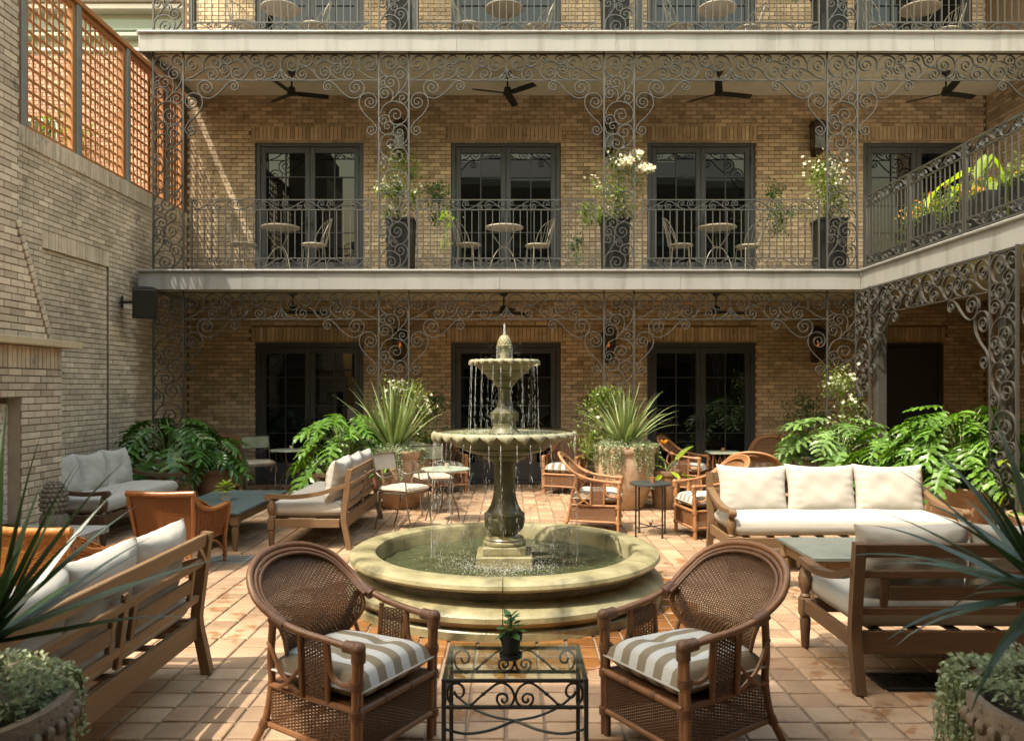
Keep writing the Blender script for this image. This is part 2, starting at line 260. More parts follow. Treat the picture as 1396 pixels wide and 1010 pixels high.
# ------------------------------------------------------------------ mesh builder
def V(*a): return Vector(a)
class MB:
    def __init__(s): s.v = []; s.f = []; s.r = []
    def add(s, vs, fs, rnd=None):
        o = len(s.v); s.v.extend([tuple(p) for p in vs]); s.f.extend([tuple(i+o for i in f) for f in fs])
        s.r.extend([rnd if rnd is not None else 0.0]*len(fs)); return s
    def box(s, c, d, rot=None, ch=0, rnd=None):
        """box centre c, full size d, optional chamfer"""
        hx, hy, hz = d[0]/2, d[1]/2, d[2]/2
        if ch <= 0:
            vs = [V(x*hx, y*hy, z*hz) for x in (-1, 1) for y in (-1, 1) for z in (-1, 1)]
            fs = [(0, 1, 3, 2), (4, 6, 7, 5), (0, 4, 5, 1), (2, 3, 7, 6), (0, 2, 6, 4), (1, 5, 7, 3)]
        else:
            ch = min(ch, hx*.9, hy*.9, hz*.9); vs = []; idx = {}
            for x in (-1, 1):
                for y in (-1, 1):
                    for z in (-1, 1):
                        for a in range(3):
                            p = [x*(hx-ch), y*(hy-ch), z*(hz-ch)]
                            h = (hx, hy, hz)[a]; sg = (x, y, z)[a]; p[a] = sg*h
                            idx[(x, y, z, a)] = len(vs); vs.append(V(*p))
            fs = []
            for a in range(3):
                b, c_ = (a+1) % 3, (a+2) % 3
                for sg in (-1, 1):
                    q = []
                    for (sb, s_c) in ((-1, -1), (1, -1), (1, 1), (-1, 1)):
                        k = [0, 0, 0]; k[a] = sg; k[b] = sb; k[c_] = s_c; q.append(idx[(*k, a)])
                    fs.append(tuple(q) if sg > 0 else tuple(q[::-1]))
                for sb in (-1, 1):
                    for s_c in (-1, 1):     # edges along axis a
                        k0 = [0, 0, 0]; k0[a] = -1; k0[b] = sb; k0[c_] = s_c; k1 = list(k0); k1[a] = 1
                        q = (idx[(*k0, b)], idx[(*k1, b)], idx[(*k1, c_)], idx[(*k0, c_)])
                        fs.append(q if sb*s_c < 0 else q[::-1])
            for x in (-1, 1):
                for y in (-1, 1):
                    for z in (-1, 1):
                        q = (idx[(x, y, z, 0)], idx[(x, y, z, 1)], idx[(x, y, z, 2)]); fs.append(q if x*y*z > 0 else q[::-1])
        if rot is not None: vs = [rot @ p for p in vs]
        c = Vector(c); return s.add([p+c for p in vs], fs, rnd)
    def tube(s, path, r, n=8, closed=False, caps=True, side=None, flat=None):
        """sweep an n-gon; r scalar or list; flat=(a,b) gives rectangle half sizes along side / binormal"""
        P = [Vector(p) for p in path]; m = len(P)
        if m < 2: return s
        rr = r if isinstance(r, (list, tuple)) else [r]*m
        T = []
        for i in range(m):
            if closed: t = P[(i+1) % m]-P[i-1]
            else: t = P[min(i+1, m-1)]-P[max(i-1, 0)]
            if t.length < 1e-9: t = Vector((0, 0, 1))
            T.append(t.normalized())
        if side is None:
            u = T[0].orthogonal().normalized()
        else: u = Vector(side)
        vs = []
        for i in range(m):
            if side is not None: u = Vector(side)
            u = (u-T[i]*u.dot(T[i]))
            if u.length < 1e-6: u = T[i].orthogonal()
            u.normalize(); b = T[i].cross(u)
            if flat:
                a_, b_ = flat[0]*rr[i], flat[1]*rr[i]
                vs += [P[i]+u*a_+b*b_, P[i]-u*a_+b*b_, P[i]-u*a_-b*b_, P[i]+u*a_-b*b_]
            else:
                for k in range(n):
                    an = 2*PI*k/n; vs.append(P[i]+(u*math.cos(an)+b*math.sin(an))*rr[i])
        nn = 4 if flat else n
        fs = []
        for i in range(m if closed else m-1):
            j = (i+1) % m
            for k in range(nn):
                k2 = (k+1) % nn; fs.append((i*nn+k, i*nn+k2, j*nn+k2, j*nn+k))
        if caps and not closed:
            fs.append(tuple(range(nn))[::-1]); fs.append(tuple((m-1)*nn+k for k in range(nn)))
        return s.add(vs, fs)
    def lathe(s, prof, n=24, c=(0, 0, 0), a0=0, a1=2*PI, fl=None, sq=False):
        c = Vector(c); full = abs(a1-a0-2*PI) < 1e-6; m = n if full else n+1; vs = []
        for k in range(m):
            a = a0+(a1-a0)*k/n
            for (r, z) in prof:
                q = r*(fl(a, z) if fl else 1); vs.append(c+V(q*math.cos(a), q*math.sin(a), z))
        p = len(prof); fs = []
        for k in range(n):
            k2 = (k+1) % m
            for i in range(p-1): fs.append((k*p+i, k2*p+i, k2*p+i+1, k*p+i+1))
        if not full: fs.append(tuple(range(p))); fs.append(tuple((m-1)*p+i for i in range(p))[::-1])
        return s.add(vs, fs)
    def grid(s, fn, nu, nv, rnd=None):
        vs = [fn(i/nu, j/nv) for j in range(nv+1) for i in range(nu+1)]
        return s.add(vs, [(j*(nu+1)+i, j*(nu+1)+i+1, (j+1)*(nu+1)+i+1, (j+1)*(nu+1)+i) for j in range(nv) for i in range(nu)], rnd)
    def ball(s, c, r, n=8, m=6, st=(1, 1, 1)):
        c = Vector(c); vs = [c+V(0, 0, -r*st[2])]
        for j in range(1, m):
            b = -PI/2+PI*j/m
            for k in range(n): vs.append(c+V(r*math.cos(b)*math.cos(2*PI*k/n)*st[0], r*math.cos(b)*math.sin(2*PI*k/n)*st[1], r*math.sin(b)*st[2]))
        vs.append(c+V(0, 0, r*st[2])); fs = []
        for k in range(n): fs.append((0, 1+(k+1) % n, 1+k)); fs.append((len(vs)-1, 1+(m-2)*n+k, 1+(m-2)*n+(k+1) % n))
        for j in range(m-2):
            for k in range(n): a = 1+j*n; fs.append((a+k, a+(k+1) % n, a+n+(k+1) % n, a+n+k))
        return s.add(vs, fs)
    def mesh(s, name, mat, smooth=False, ang=40):
        me = bpy.data.meshes.new(name); me.from_pydata(s.v, [], s.f)
        if mat: me.materials.append(MT[mat])
        if any(s.r):
            a = me.attributes.new('rnd', 'FLOAT', 'FACE'); a.data.foreach_set('value', np.array(s.r, dtype=np.float32))
        if smooth:
            me.polygons.foreach_set('use_smooth', [True]*len(me.polygons))
            if ang < 180: me.set_sharp_from_angle(angle=math.radians(ang))
        me.update(); return me
    def build(s, name, mat, parent=None, loc=(0, 0, 0), rot=(0, 0, 0), smooth=False, ang=40):
        return put(name, s.mesh(name, mat, smooth, ang), parent, loc, rot)
def put(name, me, parent=None, loc=(0, 0, 0), rot=(0, 0, 0), scale=None, mat=None):
    o = bpy.data.objects.new(name, me); COL.objects.link(o); o.location = loc; o.rotation_euler = rot
    if scale: o.scale = scale
    if parent: o.parent = parent
    if mat: o.material_slots[0].link = 'OBJECT'; o.material_slots[0].material = MT[mat]
    return o
def tag(o, label, cat, group=None, kind=None):
    o['label'] = label; o['category'] = cat
    if group: o['group'] = group
    if kind: o['kind'] = kind
    return o
def thing(name, label, cat, loc=(0, 0, 0), rz=0, group=None):
    o = bpy.data.objects.new(name, None); COL.objects.link(o); o.location = loc; o.rotation_euler = (0, 0, rz); o.empty_display_size = .1
    return tag(o, label, cat, group)
def copytree(o, parent=None):
    c = o.copy(); COL.objects.link(c); c.parent = parent
    for ch in o.children: copytree(ch, c)
    return c
def clone(o, label, loc, rz=0, group=None, scale=None, mats=None):
    c = copytree(o); c.location = loc; c.rotation_euler = (0, 0, rz); c['label'] = label
    if group: c['group'] = group
    if scale: c.scale = scale if not isinstance(scale, (int, float)) else (scale,)*3
    if mats: remat(c, mats)
    return c
def remat(o, mats):
    for ch in o.children:
        if ch.type == 'MESH':
            s = ch.material_slots[0]; n = s.material.name
            for k, v in mats.items():
                if MT[k].name == n: s.link = 'OBJECT'; s.material = MT[v]; break
        remat(ch, mats)
def catmull(P, k=8, closed=False):
    P = [Vector(p) for p in P]; n = len(P); out = []
    for i in range(n if closed else n-1):
        if closed: p0, p1, p2, p3 = P[i-1], P[i], P[(i+1) % n], P[(i+2) % n]
        else: p0 = P[i-1] if i else P[0]*2-P[1]; p1 = P[i]; p2 = P[i+1]; p3 = P[i+2] if i+2 < n else P[-1]*2-P[-2]
        for j in range(k):
            t = j/k; out.append(.5*((2*p1)+(p2-p0)*t+(2*p0-5*p1+4*p2-p3)*t*t+(3*p1-p0-3*p2+p3)*t**3))
    if not closed: out.append(P[-1])
    return out
# ------------------------------------------------------------------ bricks
BL, BH, BJ = .194, .0577, .010
ROW = BH+BJ
def brick_box(mb, fn, uc, zc, lu, lz, rnd, proud=0.0, ch=.003):
    hu, hz = lu/2, lz/2; vs = []
    for (a, n_) in ((0, -.016), (0, -ch), (ch, 0)):
        for (x, z) in ((-1, -1), (1, -1), (1, 1), (-1, 1)): vs.append(fn(uc+x*(hu-a), zc+z*(hz-a), n_+proud))
    fs = []
    for k in range(2):
        for i in range(4): j = (i+1) % 4; fs.append((k*4+i, k*4+j, k*4+4+j, k*4+4+i))
    fs.append((8, 9, 10, 11)); mb.add(vs, fs, rnd)
def layout(u0, u1, z0, z1, holes, off=0.0):
    out = []; n = int((z1-z0)/ROW+.5)
    for i in range(n):
        zc = z0+BJ/2+BH/2+i*ROW; segs = [(u0, u1)]
        for (a, b, c, d) in holes:
            if c < zc < d:
                s2 = []
                for (p, q) in segs:
                    if b <= p or a >= q: s2.append((p, q)); continue
                    if a > p: s2.append((p, a))
                    if b < q: s2.append((b, q))
                segs = s2
        for (p, q) in segs:
            st = math.floor((p-off)/(BL+BJ))*(BL+BJ)+off-(BL+BJ)/2*(i % 2)
            u = st
            while u < q:
                a, b = max(u, p+BJ/2), min(u+BL, q-BJ/2)
                if b-a > .035: out.append(((a+b)/2, zc, b-a, BH))
                u += BL+BJ
    return out
def soldiers(u0, u1, z0, z1):
    n = max(1, round((u1-u0)/ROW)); st = (u1-u0)/n
    return [(u0+st*(i+.5), (z0+z1)/2, st-BJ, z1-z0-BJ) for i in range(n)]
def mortar(mb, fn, u0, u1, z0, z1, holes, dep=-.010):
    us = sorted({u0, u1, *[min(max(h[i], u0), u1) for h in holes for i in (0, 1)]}); zs = sorted({z0, z1, *[min(max(h[i], z0), z1) for h in holes for i in (2, 3)]})
    for a, b in zip(us, us[1:]):
        for c, d in zip(zs, zs[1:]):
            mu, mz = (a+b)/2, (c+d)/2
            if any(h[0] < mu < h[1] and h[2] < mz < h[3] for h in holes): continue
            mb.add([fn(a, c, dep), fn(b, c, dep), fn(b, d, dep), fn(a, d, dep)], [(0, 1, 2, 3)])
BRICKM = {}
def brickvar(mat):
    if mat not in BRICKM:
        L = []
        for k in range(14):
            mb = MB(); j = [R.uniform(-.0012, .0012) for _ in range(12)]
            brick_box(mb, lambda u, z, n: V(u, -n, z), 0, 0, BL+j[0], BH+j[1], .03+.067*k)
            L.append(mb.mesh('brick', mat))
        BRICKM[mat] = L
    return BRICKM[mat]
def lay(boxes, fn, rotz, mat, parent, limit, score):
    """boxes -> the best `limit` full stretchers as objects of their own, the rest as one mesh marked stuff"""
    full = [b for b in boxes if abs(b[2]-BL) < .001 and abs(b[3]-BH) < .001]
    pick = set(sorted(full, key=score)[:limit]); mb = MB(); vs = brickvar(mat)
    for b in boxes:
        pr = R.uniform(-.003, .002)
        if b in pick:
            put('brick', R.choice(vs), parent, fn(b[0], b[1], pr), (R.uniform(-.004, .004), R.uniform(-.004, .004), rotz))
        else: brick_box(mb, fn, *b, R.uniform(.02, .98), pr)
    if mb.v:
        o = mb.build('brick_courses', mat, parent); o['kind'] = 'stuff'
    return

# ------------------------------------------------------------------ courtyard floor
TS = .190
fl = MB(); fl.add([V(-40, -30, -.012), V(40, -30, -.012), V(40, 60, -.012), V(-40, 60, -.012)], [(0, 1, 2, 3)])
floor = fl.build('floor', 'grout'); floor['kind'] = 'structure'; floor['label'] = 'terracotta paved courtyard floor'
TV = []
def tile_into(mb, cx, cy, h, rnd, dz=(0, 0, 0, 0), s=1.0):
    hs = (TS-.013)/2*s; vs = []
    for (a, z) in ((0, -.012), (.002, -.004), (.008, 0), (.03, .0012)):
        for i, (x, y) in enumerate(((-1, -1), (1, -1), (1, 1), (-1, 1))): vs.append(V(cx+x*(hs-a), cy+y*(hs-a), h+z+(dz[i] if z > -.01 else 0)))
    fs = []
    for k in range(3):
        for i in range(4): j = (i+1) % 4; fs.append((k*4+i, k*4+j, k*4+4+j, k*4+4+i))
    fs.append((12, 13, 14, 15)); mb.add(vs, fs, rnd)
for k in range(24):
    mb = MB(); tile_into(mb, 0, 0, 0, .02+.04*k, [R.uniform(-.0015, .0015) for _ in range(4)], R.uniform(.985, 1.01)); TV.append(mb.mesh('floor_tile', 'tile'))
GRATES = [(-2.72, 7.66, .40, .38), (2.24, 4.50, .42, .26)]
tiles = []
for i in range(-34, 50):
    for j in range(10, 72):
        x = (i+.5)*TS-.03; y = j*TS+.05
        if not (-5.5 < x < 8.05 and y < 13.6): continue
        if math.hypot(x+.06, y-6.3) < .95: continue
        if any(abs(x-g[0]) < g[2]/2 and abs(y-g[1]) < g[3]/2 for g in GRATES): continue
        vis = abs(x)/y < .68 and y > 3.5
        tiles.append((0 if vis else 1, y, x, y))
tiles.sort(); jm = MB()
for n, (v_, _, x, y) in enumerate(tiles):
    off = (int(math.floor(x/TS)) % 2)*.012+R.uniform(-.003, .003)
    if n < 300: put('floor_tile', R.choice(TV), floor, (x+R.uniform(-.002, .002), y+off, R.uniform(-.0015, .0015)), (0, 0, R.uniform(-.008, .008)))
    else: tile_into(jm, x, y+off, R.uniform(-.0015, .0015), R.uniform(.02, .98), [R.uniform(-.001, .001) for _ in range(4)])
o = jm.build('floor_tiles', 'tile', floor); o['kind'] = 'stuff'
for gi, (gx, gy, gw, gd) in enumerate(GRATES):
    g = thing('drain_grate', ('rusted square drain grate set in the tiles behind the left foreground sofa', 'black slotted drain grate in the shade behind the right foreground sofa')[gi], 'drain grate', (gx, gy, 0), 0, 'drain grates in the floor')
    mb = MB()
    for s in (-1, 1): mb.box((s*(gw/2-.012), 0, -.004), (.024, gd, .016)); mb.box((0, s*(gd/2-.012), -.004), (gw-.05, .024, .016))
    mb.build('frame', ('steel', 'grate')[gi], g)
    mb = MB(); mb.box((0, 0, -.05), (gw-.01, gd-.01, .004)); mb.build('pit', 'speaker', g)
    sm = MB(); sm.box((0, 0, 0), (.010, gd-.05, .012)); sm = sm.mesh('slat', ('steel', 'grate')[gi])
    n = int((gw-.05)/.022)
    for k in range(n): put('slat', sm, g, (-gw/2+.025+(k+.5)*(gw-.05)/n, 0, -.004))

# ------------------------------------------------------------------ the hotel building
YW, YG, F = 13.65, 11.60, 3.43            # back wall, gallery edge, storey height
XR, XE = 8.09, 5.04                       # right wing wall, wing gallery edge
hotel = thing('hotel_building', 'tan brick hotel wrapping the courtyard with stacked iron galleries', 'building')
wm = MB(); fb = lambda u, z, n: V(u, YW-n, z)
doors = [(-4.38, -2.54), (-1.04, .83), (2.315, 4.155), (6.0, 7.86)]
DH = 2.41; holes = []; bx = []; sold = []
for s in range(3):
    for k, (a, b) in enumerate(doors):
        if s == 0 and k == 3: a, b = 6.38, 7.37
        holes.append((a, b, s*F-.02, s*F+DH)); sold.append((a-.07, b+.03, s*F+DH+.02, s*F+DH+.27))
WZ = 8.4
bx += layout(-5.55, XR, 0, WZ, holes+sold)
for q in sold:
    if q[3] < WZ: bx += soldiers(*q)
mortar(wm, fb, -5.6, 14, -.1, 11.2, holes)
for (a, b, c, d) in holes:                # reveals of the door openings
    for (x0, x1) in ((a, a), (b, b)):
        wm.add([V(x0, YW+.01, c), V(x0, YW+.14, c), V(x0, YW+.14, d), V(x0, YW+.01, d)], [(0, 1, 2, 3) if x0 == a else (3, 2, 1, 0)])
    wm.add([V(a, YW+.01, d), V(a, YW+.14, d), V(b, YW+.14, d), V(b, YW+.01, d)], [(0, 1, 2, 3)])
wall = wm.build('wall', 'mortar', hotel)
lay(bx, fb, 0, 'brick', wall, 300, lambda b: abs(b[0]-.4)*.5+abs(b[1]-2.6)+(5 if b[1] > 7 else 0))
lm = MB()                                # steel lintels over the openings, painted strip
for (a, b, c, d) in holes:
    lm.box(((a+b)/2, YW+.004, d+.011), (b-a+.16, .03, .016))
lm.build('lintel', 'lath' if False else 'brick', wall)
# right wing inner wall
rw = MB(); fr = lambda u, z, n: V(XR-n, u, z)
mortar(rw, fr, 10.6, YW, -.1, 11.2, []); mortar(rw, fr, -2, 10.6, -.1, 4.6, []); rw.box((XR+.22, 4.3, 2.25), (.36, 12.6, 4.68)); rw.box((XR+.22, (10.6+YW)/2, 5.55), (.36, YW-10.6, 11.3))
rwall = rw.build('side_wall', 'mortar', hotel)
bx = layout(10.6, YW, 0, 7.0, [])+layout(6.0, 10.6, 0, 4.6, [])
mb = MB()
for b in bx: brick_box(mb, lambda u, z, n: V(XR-n, u, z), *b, R.uniform(.02, .98), R.uniform(-.003, .002))
o = mb.build('brick_courses', 'brick', rwall); o['kind'] = 'stuff'

# french doors: one prototype with parts, copied
def french_door(w, h, name, label=None):
    root = MB(); fw = .075
    for s in (-1, 1): root.box((s*(w/2-fw/2), .05, h/2), (fw, .1, h), ch=.006)
    root.box((0, .05, h-fw/2), (w-2*fw, .098, fw), ch=.006); root.box((0, .045, .03), (w-2*fw, .09, .06), ch=.004)
    d = root.build(name, 'frame', hotel)
    lw = (w-2*fw)/2-.004
    lf = MB(); st = .085
    for s in (-1, 1): lf.box((s*(lw/2-st/2), 0, (h-.14)/2+.065), (st, .05, h-.145), ch=.005)
    zt = h-.08
    lf.box((0, 0, zt-.05), (lw-2*st, .048, .10), ch=.005); lf.box((0, 0, .065+.15), (lw-2*st, .048, .30), ch=.005)
    lm_ = lf.mesh('door_leaf', 'frame')
    z0, z1 = .365, zt-.10; pw = lw-2*st
    mt = MB(); mt.box((0, 0, (z0+z1)/2), (.016, .03, z1-z0))
    for k in (1, 2, 3):
        zz = z0+(z1-z0)*(.27, .52, .78)[k-1]; mt.box((-pw/4-.004, 0, zz), (pw/2-.010, .028, .014)); mt.box((pw/4+.004, 0, zz), (pw/2-.010, .028, .014))
    mt_ = mt.mesh('muntin', 'frame')
    zz = [z0]+[z0+(z1-z0)*q for q in (.27, .52, .78)]+[z1]; pm = []
    for a, b in zip(zz, zz[1:]):
        m = MB(); m.box((0, 0, 0), (pw/2, .006, b-a)); pm.append((m.mesh('pane', 'pane'), (a+b)/2))
    hm = MB(); hm.box((0, 0, 0), (.03, .012, .22), ch=.003); hm.tube([V(0, -.006, .0), V(0, -.045, .0), V(-.09, -.05, 0)], .008, 6)
    hm_ = hm.mesh('handle', 'black')
    hg = MB(); hg.tube([V(0, 0, -.05), V(0, 0, .05)], .012, 6); hg_ = hg.mesh('hinge', 'black')
    for s in (-1, 1):
        x = s*(lw/2+.002)
        put('door_leaf', lm_, d, (x, .04, 0)); put('muntin', mt_, d, (x, .035, 0))
        for q, (m, z) in enumerate(pm):
            for s2 in (-1, 1): put('pane', m, d, (x+s2*pw/4, .05, z), (R.uniform(-.004, .004), 0, R.uniform(-.004, .004)))
        put('handle', hm_, d, (s*.045, .012, 1.02), (0, 0, 0))
        for z in (.4, h-.3): put('hinge', hg_, d, (s*(w/2-.07), -.004, z))
    return d
dp = french_door(1.84, DH, 'french_door'); first = True
for s in range(3):
    for k, (a, b) in enumerate(doors):
        if s == 0 and k == 3: continue
        if first: d = dp; first = False
        else: d = copytree(dp, hotel)
        d.location = ((a+b)/2, YW+.03, s*F); d.scale = ((b-a-.004)/1.84, 1, 1)
# the plain dark door under the right wing
sd = MB()
for s in (-1, 1): sd.box((6.875+s*.465, YW+.07, DH/2), (.06, .1, DH), ch=.005)
sd.box((6.875, YW+.07, DH-.03), (.87, .098, .06)); sdo = sd.build('service_door', 'framedk', hotel)
m = MB(); m.box((6.875, YW+.08, DH/2-.03), (.866, .04, DH-.07), ch=.004); m.build('door_leaf', 'framedk', sdo)
m = MB(); m.box((7.22, YW+.05, 1.02), (.03, .02, .2)); m.tube([V(7.22, YW+.04, 1.0), V(7.22, YW+.0, 1.0), V(7.12, YW, 1.0)], .009, 6); m.build('handle', 'black', sdo)
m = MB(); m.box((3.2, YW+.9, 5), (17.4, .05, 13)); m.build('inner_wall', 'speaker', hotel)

# gallery decks: slab, moulded fascia, soffit boards
def deck(nm, x0, x1, y0, y1, zt, zb, front=True):
    d = MB(); d.box(((x0+x1)/2, (y0+y1)/2+.02, zt-.05), (x1-x0, y1-y0-.04, .08)); return d.build(nm, 'roof', hotel)
def fascia_run(parent, pts, zt, hgt=.285):
    """pts: two plan points; fascia faces to the right-hand side of a->b"""
    a, b = Vector((*pts[0], 0)), Vector((*pts[1], 0)); t = (b-a).normalized(); n = V(t.y, -t.x, 0); L_ = (b-a).length
    ns = max(1, round(L_/2.45))
    for k in range(ns):       # sheet-metal lengths with a fine joint between them
        p0, p1 = a+t*(L_*k/ns+.0015), a+t*(L_*(k+1)/ns-.0015); mb = MB()
        prof = [(-.03, zt), (.035, zt), (.04, zt-.012), (.035, zt-.03), (.012, zt-.034), (0, zt-.045), (0, zt-hgt), (-.03, zt-hgt)]
        vs = []
        for q in range(7):
            p = p0+(p1-p0)*(q/6)
            for i, (o_, z) in enumerate(prof):
                wob = .004*math.sin(q*2.1+k*1.7+i)*(1 if 4 < i < 7 else 0); vs.append(p+n*(o_+wob)+V(0, 0, z))
        m_ = len(prof); fs = []
        for q in range(6):
            for i in range(m_-1): fs.append((q*m_+i, (q+1)*m_+i, (q+1)*m_+i+1, q*m_+i+1))
        fs.append(tuple(range(m_))[::-1]); fs.append(tuple(6*m_+i for i in range(m_))); mb.add(vs, fs)
        mb.build('fascia', 'fascia', parent, smooth=True, ang=25)
def soffit(parent, x0, x1, y0, y1, z, along='x'):
    n = max(1, int((y1-y0)/.135)); st = (y1-y0)/n; L_ = x1-x0
    mb = MB(); mb.box((0, 0, 0), (L_, st-.006, .014), ch=.003); me = mb.mesh('soffit_board', 'ceiling')
    for k in range(n): put('soffit_board', me, parent, ((x0+x1)/2, y0+st*(k+.5), z+R.uniform(-.001, .001)))
d2 = deck('gallery_deck', -5.4, XE+.02, YG, YW, F-.08, 0)
fascia_run(d2, [(-5.40, YG-.05), (XE+.0, YG-.05)], F-.08)
fascia_run(d2, [(-5.40, YW), (-5.40, YG-.05)], F-.08)
soffit(d2, -5.38, XR, YG+.02, YW-.02, F-.29)
d2w = deck('gallery_deck', XE+.03, XR, 2.0, YW, F-.08, 0)
fascia_run(d2w, [(XE+.0, YG-.053), (XE+.0, 2.0)], F-.08)
soffit(d2w, XE+.02, XR, 2.0, YG+.01, F-.29)
d3 = deck('gallery_deck', -5.4, 13, YG, YW, 2*F-.07, 0)
fascia_run(d3, [(-5.40, YG-.05), (13, YG-.05)], 2*F-.07)
fascia_run(d3, [(-5.40, YW), (-5.40, YG-.05)], 2*F-.07)
soffit(d3, -5.38, 13, YG+.02, YW-.02, 2*F-.235)
d4 = deck('roof_deck', -5.6, 13, YG-.2, YW+2, 3*F+.1, 0)

# ------------------------------------------------------------------ wrought iron patterns
def spiral(c, p, q, turns):
    """continue from point q (coming from p) spiralling in on c"""
    c, p, q = Vector(c), Vector(p), Vector(q); r0 = (q-c).length; a0 = math.atan2(q.y-c.y, q.x-c.x)
    sg = 1 if (p-c).cross(q-c) > 0 else -1; n = int(turns*13); out = []
    for i in range(1, n+1):
        t = i/n; r = r0*(1-.80*t**.85); a = a0+sg*turns*2*PI*t; out.append(Vector((c.x+r*math.cos(a), c.y+r*math.sin(a))))
    return out
def stroke(pts, c1=None, t1=1.25, c0=None, t0=1.25):
    P = [Vector(p) for p in pts]; body = [v.to_2d() for v in catmull([p.to_3d() for p in P], 5)]
    if c1: body = body+spiral(c1, body[-2], body[-1], t1)
    if c0: body = spiral(c0, body[1], body[0], t0)[::-1]+body
    return body
def bars(strokes, sx, sz, th=.0056, dp=.015, mir=None):
    """2-D strokes -> meshes of flat bar; sx, sz map pattern units to metres; mir mirrors about x (pattern units)"""
    out = []
    for s_ in strokes:
        for mm in ((False, True) if mir is not None else (False,)):
            pts = [V(sx((2*mir-p.x) if mm else p.x), 0, sz(p.y)) for p in s_]
            mb = MB(); mb.tube(pts, 1.0, side=(0, 1, 0), flat=(dp, th)); out.append(mb.mesh('scroll', 'iron', smooth=True, ang=50))
    return out
# frieze, half pattern (mirrored about x=1052), in units of the drawing
S = stroke
FR = [S([(238, 245), (246, 180), (225, 118), (150, 88), (85, 118), (64, 180), (85, 225), (128, 240), (172, 220), (184, 185)], (130, 185), 1.1),
      S([(70, 330), (150, 305), (230, 250), (320, 212), (385, 235), (403, 275), (385, 315), (345, 332), (308, 310), (300, 280)], (340, 280), 1.1),
      S([(240, 235), (250, 170), (290, 105), (350, 84), (415, 110), (440, 155), (425, 200), (385, 216), (342, 198), (330, 163)], (372, 160), 1.1),
      S([(425, 190), (440, 120), (492, 82), (538, 105), (545, 140), (525, 168), (495, 173), (470, 155)], (492, 135), 1.0),
      S([(410, 333), (480, 318), (530, 270), (535, 215), (475, 172), (428, 190), (418, 220), (440, 262), (470, 270), (500, 250)], (470, 225), 1.1),
      S([(510, 172), (590, 142), (660, 165), (700, 225), (690, 290), (650, 328), (605, 336), (555, 310), (540, 260), (560, 222), (600, 208), (640, 230)], (600, 260), 1.1),
      S([(800, 203), (745, 175), (722, 120), (700, 88), (665, 80), (632, 98), (625, 130), (645, 152)], (660, 125), 1.0),
      S([(875, 145), (845, 182), (790, 198), (742, 175), (728, 135), (750, 92), (785, 80), (815, 100)], (785, 130), 1.1),
      S([(640, 336), (690, 290), (740, 230), (805, 204), (870, 225), (896, 270), (878, 318), (835, 336), (795, 312), (786, 280)], (830, 280), 1.1),
      S([(1052, 215), (1048, 160), (1015, 108), (950, 86), (890, 110), (862, 165), (880, 222), (932, 245), (975, 222), (986, 185)], (937, 185), 1.1),
      S([(1050, 217), (1020, 270), (975, 312), (890, 333)]),
      S([(1050, 222), (1040, 290), (1018, 328), (992, 325), (985, 300)], (1003, 300), .7)]
fk = 1/(7.48*94)
FRM = bars(FR, lambda x: (x-1052)*fk, lambda y: (340-y)*fk, mir=1052)
BR = [S([(608, 385), (585, 355), (545, 350), (500, 375), (425, 455), (360, 505), (300, 526), (235, 508), (195, 450), (195, 395), (225, 358), (270, 348), (320, 370), (342, 410), (325, 455), (285, 470)], (280, 415), 1.0, (565, 405), 1.4),
      S([(105, 902), (70, 870), (64, 830), (100, 770), (165, 710), (225, 630), (240, 560), (215, 495), (140, 472), (85, 500), (64, 560), (85, 610), (130, 626), (175, 600)], (128, 565), 1.2, (118, 850), 1.3)]
BRM = bars(BR, lambda x: (x-52)*fk, lambda y: (340-y)*fk); BRM2 = bars(BR, lambda x: -(x-52)*fk, lambda y: (340-y)*fk)
